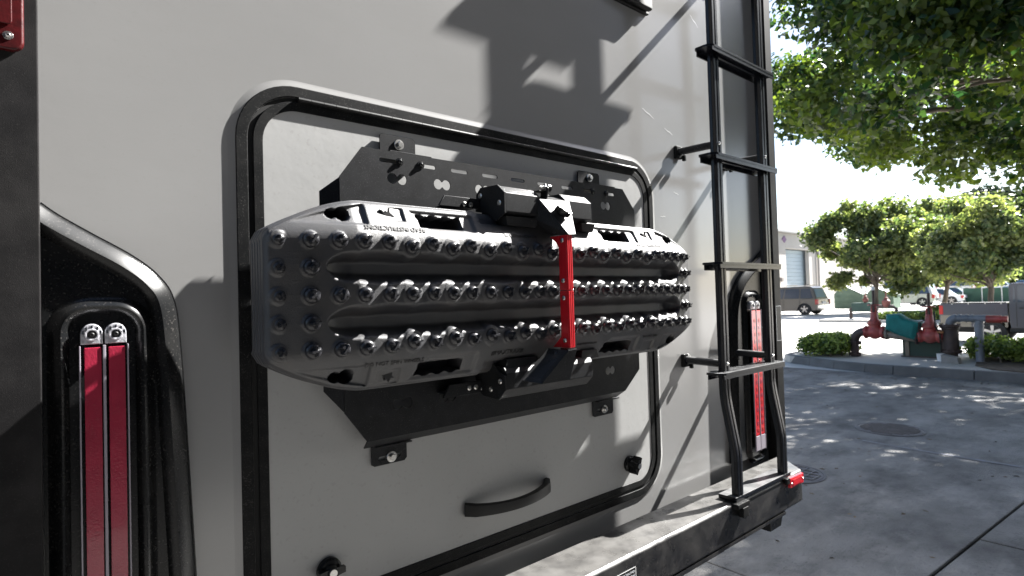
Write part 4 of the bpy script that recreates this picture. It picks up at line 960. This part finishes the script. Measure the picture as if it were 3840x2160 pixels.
for xa, xb, zt, up in ((.566, .652, 1.964, 1), (1.180, 1.270, 1.962, 1), (.530, .612, 1.262, 0), (1.212, 1.300, 1.259, 0)):
    xm = (xa+xb)/2
    if up:
        tb = plate('mounting_tab', [(xa, 1.925), (xb, 1.925), (xb, zt-.006), (xb-.006, zt), (xa+.004, zt), (xa, zt-.004)], [], .006, .0090, M['powder'], rk)
        wbox('tab_shelf', xa-.002, xb+.012, .009, .0567, 1.9135, 1.9165, M['powder'], rk, .0006)
        wbox('tab_riser', xa, xb, .006, .0088, 1.9135, 1.9248, M['powder'], rk, 0)
    else:
        tb = plate('mounting_tab', [(xa+.006, zt), (xb-.006, zt), (xb, zt+.006), (xb, 1.305), (xa, 1.305), (xa, zt+.004)], [slot(xm-.026, xm+.026, 1.276)], .006, .0090, M['powder'], rk)
        wbox('tab_shelf', xa, xb, .0092, .0335, 1.3045, 1.3075, M['powder'], rk, .0006)
    bolt('bolt', xm + (.002 if up else .004), .0092, 1.945 if up else 1.276, .0085, M['steel'], rk, h=.009)
for x in (.583, .634, 1.181, 1.239): bolt('dome_bolt', x, .0602, 1.8935, .0062, M['gloss_black'], rk, False, h=.005)
# small arms that carry the clamps
for z0_, z1_, zb_ in ((1.803, 1.822, 1.8075), (1.405, 1.428, 1.416)):
    ar = plate('clamp_arm', [(.640, z0_-.003), (.655, z1_), (.745, z1_), (.745, z0_-.003)], [], .112, .118, M['powder'], rk, .0008)
    wbox('arm_web', .66, .74, .0602, .1118, z0_-.001, z0_+.002, M['powder'], rk, .0005)
    for x in (.704, .721): lathe('rivet', [(.0055, 0), (.0055, .001), (.003, .002), (.0025, .0005)], (x, -.1182, zb_), (0, -1, 0), M['steel'], ar, 14)

# ============================================================ RECOVERY BOARDS
BL, BR, ZC = .279, 1.474, 1.6165
def hz_(x):
    x = np.asarray(x, float)
    a = np.clip((x-BL)/.17, 0, 1); b = np.clip((BR-x)/.17, 0, 1); t = np.minimum(a, b)
    e = .107 + .0625*(1-(1-t)**1.7)
    edge = np.minimum(x-BL, BR-x); r = .012
    return e - np.where(edge < r, r - np.sqrt(np.clip(r*r-(r-edge)**2, 0, None)), 0)
def sst(a, b, x): t = np.clip((x-a)/(b-a), 0, 1); return t*t*(3-2*t)
cx_main = [.393, .434, .481, .526, .571, .615, .659, .705, .750, .794, .839, .880, .933, .972, 1.016, 1.058, 1.102, 1.145, 1.188, 1.232, 1.268, 1.306, 1.350, 1.392, 1.432]
cleats = []
for i, x in enumerate([.301, .348]+cx_main):
    zig = 3 <= i-0 <= 22
    odd = (i % 2 == 1)
    cleats.append((x, 1.7085 if not (zig and odd and i > 4) else 1.7015, zig and odd and i > 4))
    cleats.append((x, 1.6165, zig and odd and i > 4))
    cleats.append((x, 1.5255 if not (zig and odd and i > 4) else 1.5305, zig and odd and i > 4))
for x in (.301, .348, 1.412, 1.440): cleats += [(x, 1.6625, False), (x, 1.571, False)]
def softbox(x, z, x0, x1, z0, z1, f):
    return sst(0, f, x-x0)*sst(0, f, x1-x)*sst(0, f, z-z0)*sst(0, f, z1-z)
def base_s(x, z):
    x = np.asarray(x, float); z = np.asarray(z, float); dz = np.abs(z-ZC)
    s = .1975 - .033*sst(.092, .178, dz)**1.0 - .006*sst(.155, .170, dz)
    s = s - .036*np.clip((.425-x)/.146, 0, 1)**1.05 - .030*np.clip((x-1.320)/.154, 0, 1)**1.15
    ed = np.minimum(x-BL, BR-x); s = s - .006*(1-sst(0, .008, ed))
    hv = hz_(x)-dz; s = s - .006*(1-sst(0, .006, hv))
    return s
def trough(x, z):
    d = 0
    for zt in (1.6635, 1.5695):
        w_ = .0265 + .0042*np.abs(np.sin(x*35.5 + (.6 if zt > 1.6 else 0)))
        ends = 1
        ends = np.sqrt(np.clip(1-(1-np.clip((x-.372)/.06, 0, 1))**2, 0, 1))*np.sqrt(np.clip(1-(1-np.clip((1.395-x)/.05, 0, 1))**2, 0, 1))
        q = np.abs(z-zt)/np.maximum(w_*ends, 1e-4)
        d = np.maximum(d, (1-sst(.30, 1.04, q))*ends*.034)
    return d
def full_s(x, z):
    s0 = base_s(x, z); s = s0 - trough(x, z)
    for (cx, cz, big) in cleats:
        m_ = (np.abs(x-cx) < .03) & (np.abs(z-cz) < .03)
        if not m_.any(): continue
        r = np.hypot(x[m_]-cx, z[m_]-cz); R0 = .0225 if big else .0168
        lv = base_s(np.full(1, cx), np.full(1, cz))[0]
        dome = lv - .0005 + .0035*np.sqrt(np.clip(1-(r/R0)**2, 0, 1)) - .05*sst(R0*.85, R0*1.35, r)
        s[m_] = np.maximum(s[m_], np.minimum(dome, s0[m_]+.004))
    # grip openings
    def recess(x0, x1, z0, z1, top, hx0, hx1, hz0, hz1):
        nonlocal s
        rx = softbox(x, z, x0+(.045*np.clip((z1-z)/(z1-z0), 0, 1) if top else .045*np.clip((z-z0)/(z1-z0), 0, 1)), x1, z0, z1, .010)
        s = s - .0055*rx
        wav = .0022*np.sin((x-hx0)*205)
        za, zb_ = (hz0, hz1+wav) if top else (hz0+wav, hz1)
        s = s - .045*softbox(x, z, hx0, hx1, za, zb_, .0040)
    recess(.527, .686, 1.732, 1.7775, True, .552, .655, 1.740, 1.7665); recess(1.045, 1.215, 1.732, 1.777, True, 1.072, 1.182, 1.740, 1.7660)
    recess(.520, .682, 1.4525, 1.502, False, .542, .648, 1.4625, 1.489); recess(1.040, 1.205, 1.4530, 1.502, False, 1.065, 1.180, 1.4625, 1.489)
    # picture recesses
    for x0, x1, z0, z1 in ((.468, .526, 1.748, 1.778), (1.232, 1.282, 1.748, 1.776), (.462, .510, 1.453, 1.484), (1.225, 1.275, 1.455, 1.484)):
        s = s - softbox(x, z, x0, x1, z0, z1, .004)*(.0008+.0042*np.clip((x-x0)/(x1-x0), 0, 1)**1.5)
    # wedge at the ends with twin holes
    for sg, xa, xb in ((1, .318, .450), (-1, 1.435, 1.305)):
        u = np.clip((x-xa)/(xb-xa), 0, 1); 
        up = sst(0, .006, (z-1.7365))*sst(0, .006, (1.7395+.042*u**.8)-z)*sst(1.0, .955, u)*(u > 0)
        dn = sst(0, .006, 1.4965-z)*sst(0, .006, z-(1.4935-.042*u**.8))*sst(1.0, .955, u)*(u > 0)
        s = s - np.maximum(up, dn)*(.0008+.0066*u)
        for zc in (1.7565, 1.4765):
            for cx, rr_ in ((.388 if sg > 0 else 1.378, .0095), (.407 if sg > 0 else 1.359, .0130)):
                s = s - .06*sst(rr_, rr_*.8, np.hypot(x-cx, z-zc))
    # notches where the clamp jaws sit
    for x0, x1 in ((.700, .822), (.930, 1.035)):
        s = s - .028*softbox(x, z, x0, x1, 1.757, 1.80, .006) - .028*softbox(x, z, x0, x1, 1.43, 1.476, .006)
    # shallow moulding ribs on the end plate
    for zz in (1.688, 1.678, 1.668, 1.655, 1.617, 1.571, 1.64, 1.60):
        s = s + .0004*softbox(x, z, .312, .337, zz-.0008, zz+.0008, .0006)
    return s
def grid_board(name, nx, nz, fn, m, parent, back):
    xs = np.linspace(BL, BR, nx); v = np.sin(np.linspace(-1, 1, nz)*math.pi/2*.82)/math.sin(math.pi/2*.82)
    XX, VV = np.meshgrid(xs, v, indexing='ij'); ZZ = ZC + VV*hz_(XX); S = fn(XX, ZZ)
    P = np.stack([XX, -S, ZZ], -1).reshape(-1, 3)
    i, j = np.meshgrid(np.arange(nx-1), np.arange(nz-1), indexing='ij'); a = (i*nz+j).ravel()
    F = np.stack([a, a+nz, a+nz+1, a+1], 1)
    if nx < 300:
        cc_ = (P[a]+P[a+nz+1])/2; keep = np.ones(len(a), bool)
        for q in ((.545, .66, 1.735, 1.772), (1.066, 1.19, 1.735, 1.772), (.538, .652, 1.458, 1.494), (1.06, 1.185, 1.458, 1.494), (.375, .425, 1.740, 1.775), (.375, .425, 1.460, 1.494), (1.342, 1.392, 1.740, 1.775), (1.342, 1.392, 1.46, 1.494)):
            keep &= ~((cc_[:, 0] > q[0]) & (cc_[:, 0] < q[1]) & (cc_[:, 2] > q[2]) & (cc_[:, 2] < q[3]))
        F = F[keep]
    # skirt
    loop = [k*nz for k in range(nx)] + [(nx-1)*nz+k for k in range(1, nz)] + [k*nz+nz-1 for k in range(nx-2, -1, -1)] + [k for k in range(nz-2, 0, -1)]
    L_ = np.array(loop); c = len(P); Q_ = P[L_].copy(); Q_[:, 1] += back; Q_[:, 0] += np.sign(Q_[:, 0]-.86)*-.001
    P = np.vstack([P, Q_]); n = len(L_); kk = np.arange(n)
    F2 = np.stack([L_[kk], c+kk, c+(kk+1) % n, L_[(kk+1) % n]], 1)[:, ::-1]
    F = np.vstack([F, F2])
    me = D_.meshes.new(name); me.vertices.add(len(P)); me.vertices.foreach_set('co', P.astype(np.float32).ravel())
    me.loops.add(len(F)*4); me.loops.foreach_set('vertex_index', F.astype(np.int32).ravel())
    me.polygons.add(len(F)); me.polygons.foreach_set('loop_start', (np.arange(len(F))*4).astype(np.int32)); me.update(calc_edges=True)
    me.materials.append(m); me.polygons.foreach_set('use_smooth', [True]*len(F)); me.set_sharp_from_angle(angle=R(70))
    o = D_.objects.new(name, me); link(o); return settle(o, parent)
order = ['front', 'second', 'middle', 'fourth', 'rearmost']
PITCH = .0135
boards = []
for k in range(5):
    t = empty('recovery_board', (.86, -(.18-PITCH*k), ZC), ['front board of the stack with bare studs and the printed lettering', 'second board of the stack, just its rounded lip showing', 'middle board of the nested stack of five', 'fourth board of the stack, next to the rear one', 'rearmost board of the stack, nearest the slotted plate'][k], 'recovery board', 'stacked black recovery boards')
    boards.append(t)
    if k == 0: grid_board('panel', 620, 190, full_s, M['plastic'], t, .016)
    else: grid_board('panel', 150, 60, lambda x, z, k=k: base_s(x, z)-trough(x, z)*.9-PITCH*k - .001*k, M['plastic'], t, .0115)
fb_ = boards[0]
# cleats: dome with a cross shaped post
def cleat_mesh(rot):
    P = [lathe_verts([(.0140, -.003), (.0139, .0005), (.0128, .0042), (.0105, .0072), (.0080, .0086)], (0, 0, 0), (0, -1, 0), 22)]
    P.append(lathe_verts([(.0060, .007), (.0050, .0128), (.0028, .0140)], (0, 0, 0), (0, -1, 0), 8))
    for k in range(2):
        a = rot+math.pi/2*k; d = Vector((math.cos(a), 0, math.sin(a))); e = Vector((-math.sin(a), 0, math.cos(a)))
        lo = [d*.0102+e*.0025, -d*.0102+e*.0025, -d*.0102-e*.0025, d*.0102-e*.0025]; hi = [d*.0082+e*.0015, -d*.0082+e*.0015, -d*.0082-e*.0015, d*.0082-e*.0015]
        V_ = [Vector((0, -.005, 0))+q for q in lo]+[Vector((0, -(.0195 if k == 0 else .0175), 0))+q for q in hi]
        P.append((V_, [(0,3,2,1), (4,5,6,7), (0,1,5,4), (1,2,6,5), (2,3,7,6), (3,0,4,7)]))
    v, f = merge(P); o = mesh('cleat', v, f, M['cleat'], None, angle=32); 
    bm = bmesh.new(); bm.from_mesh(o.data); bmesh.ops.recalc_face_normals(bm, faces=bm.faces); bm.to_mesh(o.data); bm.free(); o.data.set_sharp_from_angle(angle=R(32))
    me = o.data; D_.objects.remove(o); return me
cms = [cleat_mesh(r_) for r_ in (.15, .55, .95, 1.3)]
for n_, (cx, cz, big) in enumerate(cleats):
    o = D_.objects.new('cleat', cms[(n_*7+n_//3) % 4]); link(o); o.parent = fb_
    s_ = float(base_s(np.array([cx]), np.array([cz]))[0])
    small = cx < .31 or cx > 1.40
    sc = .74 if cx < .31 else (.85 if cx > 1.40 else 1.0)
    o.scale = (sc, sc if cx < .5 else .95, sc)
    o.location = Vector((cx, -s_+.0005 - (.003 if not small else 0), cz)) - fb_.location
# lettering moulded on the wings
def wing_text(body, x, z, size, flip, m=None, lift=.0012, sx=1):
    up = Vector((0, float(base_s(np.array([x]), np.array([z-.004]))[0]-base_s(np.array([x]), np.array([z+.004]))[0]), .008)).normalized()
    s_ = float(full_s(np.array([x]), np.array([z]))[0])
    mt = frame_m((x, -s_-lift, z), (-1, 0, 0) if flip else (1, 0, 0), -up if flip else up)
    text('moulded_lettering', body, size, mt, m or M['embossed'], fb_, .0004, sx)
wing_text('READ INSTRUCTIONS', .500, 1.7355, .0125, True)
wing_text('DO NOT SPIN WHEELS', .493, 1.4935, .0115, False)
wing_text('#MAXTRAX#', .755, 1.4915, .0145, False)
wing_text('maxtrax.com.au', 1.000, 1.4925, .0105, False)
wing_text('NO HIGH SPEED USE', .800, 1.7370, .0100, True); wing_text('READ INSTRUCTIONS', 1.250, 1.7355, .0105, True); wing_text('DO NOT SPIN', 1.245, 1.4935, .0095, False)
def emblem(P, cx, cz, sc, name, flip=1):
    pts = [(cx+px*sc, cz+pz*sc*flip) for px, pz in P]; s_ = float(full_s(np.array([cx]), np.array([cz]))[0])
    o = plate(name, pts, [], s_-.002, s_+.0026, M['embossed'], fb_)
roo = [(-1.3, .6), (-.9, .5), (-.5, .1), (-.1, .25), (.2, .3), (.25, .9), (.45, 1.0), (.4, .7), (.42, .25), (.8, -.05), (1.15, -.3), (1.25, -.55), (.9, -.5), (.6, -.35), (.3, -.55), (.0, -.6), (-.3, -.35), (-.7, .0), (-1.0, .35)]
emblem(roo, .491, 1.763, .0115, 'kangaroo_emblem'); emblem(roo, 1.253, 1.762, .0105, 'kangaroo_emblem')
leaf = [(-1, .2), (-.6, .3), (-.7, .8), (-.2, .5), (.1, 1.0), (.4, .5), (.9, .6), (.7, .1), (1.1, -.3), (.5, -.3), (.2, -.9), (0, -.4), (-.5, -.6), (-.5, -.1)]
emblem(leaf, .484, 1.469, .0115, 'leaf_emblem')

# ============================================================ CLAMP AND RED STRAP
cl = empty('board_clamp', (.88, -.20, ZC), 'black metal clamp with red strap holding the boards at centre', 'clamp')
up_prof = [(.108, 1.8038), (.1085, 1.8338), (.122, 1.845), (.178, 1.842), (.1985, 1.8245), (.1985, 1.785), (.175, 1.7748), (.12, 1.778)]
uh = xprism('upper_housing', up_prof, .7525, .850, M['powder'], cl, .0015)
xprism('upper_housing', up_prof, .930, 1.0175, M['powder'], cl, .0015)
xprism('housing_core', [(.110, 1.80), (.110, 1.833), (.150, 1.838), (.180, 1.810), (.170, 1.78), (.13, 1.785)], .8505, .9295, M['powder'], cl, .001)
plp = [(.100, 1.7965), (.104, 1.8338), (.120, 1.8467), (.179, 1.8436), (.2005, 1.8255), (.2005, 1.781), (.170, 1.7675), (.14, 1.788)]
sp = xprism('side_plate', plp, .7463, .7515, M['powder'], uh, .001)
for s_, z in ((.120, 1.8286), (.185, 1.8038)): lathe('screw', [(.0062, 0), (.0062, .0012), (.004, .0025), (.0035, .0008)], (.7461, -s_, z), (-1, 0, 0), M['steel'], uh, 16)
for x0, x1 in ((.755, .848), (.985, 1.035)):
    prism('jaw', [(x0, -.120, 1.775), (x1, -.120, 1.775), (x1, -.195, 1.777), (x0, -.195, 1.777)], [(x0+.008, -.120, 1.758), (x1-.004, -.120, 1.758), (x1-.004, -.190, 1.757), (x0+.008, -.190, 1.757)], M['powder'], uh, .002)
lo_prof = [(.100, 1.4325), (.104, 1.4065), (.122, 1.3975), (.175, 1.394), (.1955, 1.4148), (.1965, 1.4478), (.187, 1.460), (.135, 1.462)]
lh = xprism('lower_housing', lo_prof, .7430, 1.009, M['powder'], cl, .0015)
sp2 = xprism('side_plate', [(.095, 1.4355), (.100, 1.4065), (.122, 1.3955), (.176, 1.392), (.1975, 1.4130), (.1975, 1.4430), (.183, 1.448), (.155, 1.472), (.125, 1.466)], .7370, .7420, M['powder'], lh, .001)
for s_, z in ((.183, 1.4315), (.113, 1.410), (.151, 1.4125)): lathe('screw', [(.0058, 0), (.0058, .0012), (.004, .003), (.0035, .0008)], (.7368, -s_, z), (-1, 0, 0), M['steel'], lh, 16)
for x0, x1 in ((.747, .846), (.977, 1.040)):
    prism('jaw', [(x0, -.125, 1.456), (x1, -.125, 1.456), (x1, -.189, 1.456), (x0, -.189, 1.456)], [(x0+.006, -.125, 1.476), (x1-.004, -.125, 1.476), (x1-.004, -.186, 1.476), (x0+.006, -.186, 1.476)], M['powder'], lh, .002)
# upper front bracket: prow shaped, dark left cheek and sloping sunlit face
def shell(name, quads, th, m, parent):
    P = []
    for A in quads:
        a = [Vector((x, -s_, z)) for x, s_, z in A]; n = (a[1]-a[0]).cross(a[2]-a[0]).normalized()*th; b = [p-n for p in a]; k = len(a)
        P.append((a+b, [tuple(range(k)), tuple(range(2*k-1, k-1, -1))]+[(q, (q+1) % k, k+(q+1) % k, k+q) for q in range(k)]))
    v, f = merge(P); o = mesh(name, v, f, m, parent)
    bm = bmesh.new(); bm.from_mesh(o.data); bmesh.ops.recalc_face_normals(bm, faces=bm.faces); bm.to_mesh(o.data); bm.free(); return o
br = shell('front_bracket', [[(.848, .200, 1.8190), (.884, .2505, 1.7385), (.9055, .2505, 1.7400), (.941, .200, 1.8220)]], .003, M['powder'], cl)
shell('bracket_cheek', [[(.8478, .1995, 1.8190), (.822, .165, 1.7925), (.884, .198, 1.7410), (.8838, .2500, 1.7385)]], -.002, M['powder'], br)
shell('bracket_cheek', [[(.941, .200, 1.8220), (.9055, .2505, 1.740), (.910, .200, 1.742), (.942, .19, 1.79)]], .002, M['powder'], br)
shell('bracket_top', [[(.848, .200, 1.8195), (.941, .200, 1.8225), (.941, .170, 1.8350), (.843, .168, 1.8330)]], .002, M['powder'], br)
for x, s_, z in ((.8626, .2085, 1.7685), (.8757, .2127, 1.7520)): lathe('rivet', [(.0088, -.002), (.0088, .0012), (.006, .0026), (.0022, .003), (.002, .001)], (x-.001, -s_, z), (-.90, .30, -.30), M['cleat'], br, 20)
kax = Vector((0, -.85, .53)); kc = Vector((.893, -.222, 1.7925))
kn = lathe('knob', [(.0150, -.002), (.0150, .012), (.0140, .015), (.005, .016)], kc, kax, M['gloss_black'], br, 22)
P = []
for k in range(3):
    a = 2*math.pi*k/3+.9; nrm = kax.normalized(); u = Vector((1, 0, 0)); v_ = nrm.cross(u); c = kc+nrm*.006+(u*math.cos(a)+v_*math.sin(a))*.0150
    P.append(lathe_verts([(.0055, -.005), (.0055, .009)], c, nrm, 10))
v, f = merge(P); mesh('knob_lobes', v, f, M['gloss_black'], kn, angle=40)
wbox('spring_clip', .848, .884, .172, .199, 1.8365, 1.8395, M['frame_black'], br, .001)
lug = prism('lug', [(.868, -.180, 1.822), (.868, -.200, 1.822), (.868, -.206, 1.845), (.868, -.197, 1.857), (.868, -.185, 1.854)], [(.872, -.180, 1.822), (.872, -.200, 1.822), (.872, -.206, 1.845), (.872, -.197, 1.857), (.872, -.185, 1.854)], M['powder'], br, .0008)
rc_ = (.8725, -.195, 1.8465)
lathe('roller', [(.0102, 0), (.0102, .009)], rc_, (1, 0, 0), M['gloss_black'], lug, 20)
rc_ = (.8678, -.195, 1.8465)
v, f = merge([lathe_verts([(.0074, 0), (.0074, .0015)], rc_, (-1, 0, 0), 16), lathe_verts([(.0056, .0015), (.0056, .006)], rc_, (-1, 0, 0), 6), lathe_verts([(.0034, .006), (.0034, .013), (.002, .0145)], rc_, (-1, 0, 0), 10)]); mesh('bolt_and_nut', v, f, M['steel'], lug, angle=30)
# lower bracket
br2 = shell('front_bracket', [[(.805, .2325, 1.4235), (.889, .2325, 1.4250), (.898, .2480, 1.4900), (.872, .2480, 1.4890)]], -.003, M['powder'], cl)
shell('bracket_cheek', [[(.8048, .2320, 1.4235), (.785, .195, 1.430), (.862, .198, 1.4915), (.8718, .2475, 1.4890)]], -.002, M['powder'], br2)
shell('bracket_cheek', [[(.889, .2325, 1.4250), (.898, .2480, 1.490), (.898, .200, 1.490), (.900, .200, 1.430)]], .002, M['powder'], br2)
wbox('bright_edge', .8725, .8985, .2455, .2500, 1.4898, 1.4914, M['chrome'], br2, .0004)
for x, s_, z in ((.8600, .2190, 1.4805), (.8415, .2210, 1.4615)): lathe('rivet', [(.0080, -.002), (.0080, .001), (.005, .0022), (.002, .0024), (.0018, .001)], (x-.001, -s_, z), (-.9, -.1, .3), M['cleat'], br2, 20)
u_ = Vector((0, -.232, .973)); n_ = Vector((0, -.973, -.232)); o_ = Vector((.8545, -.2345, 1.4330))+n_*.0008
pq = [o_+Vector((-.0350, 0, 0))-u_*.0052, o_+Vector((.0335, 0, 0))-u_*.0052, o_+Vector((.0345, 0, 0))+u_*.0052, o_+Vector((-.0260, 0, 0))+u_*.0052]
np_ = prism('name_plate', pq, [q+n_*.0008 for q in pq], M['white'], br2, 0)
text('plate_print', 'MAXTRAX', .0070, frame_m(tuple(o_+n_*.0010+Vector((.018, 0, 0))), (1, 0, 0), tuple(u_)), M['embossed'], br2, .0001)
text('plate_print', 'MOUNTING', .0050, frame_m(tuple(o_+n_*.0010+Vector((-.013, 0, 0))), (1, 0, 0), tuple(u_)), M['sil_text'], br2, .0001)
# red strap, two hinged halves
for z0_, z1_ in ((1.6175, 1.7378), (1.4925, 1.6165)):
    sb = xprism('red_strap', [(.2215, z0_), (.2455, z0_), (.2455, z1_), (.2215, z1_)], .8800, .8980, M['red'], cl, .0012)
    for i in range(3): wbox('strap_rib', .8812+i*.0056, .8852+i*.0056, .2456, .2475, z0_+.001, z1_-.001, M['red'], sb, .0006)
xprism('strap_gusset', [(.195, 1.7375), (.2215, 1.7375), (.2215, 1.712), (.214, 1.724)], .8797, .8825, M['red'], cl, .0004)
xprism('strap_gusset', [(.196, 1.493), (.2215, 1.493), (.2215, 1.516), (.21, 1.505)], .8797, .8825, M['red'], cl, .0004)
for z in (1.7265, 1.6385, 1.6005, 1.5085): lathe('strap_rivet', [(.0052, 0), (.0052, .001), (.0035, .0024), (.002, .0026)], (.8796, -.2335, z), (-1, 0, 0), M['steel'], cl, 16)
lathe('hinge_pin', [(.004, 0), (.004, .003)], (.8981, -.240, 1.617), (1, 0, 0), M['steel'], cl, 12)
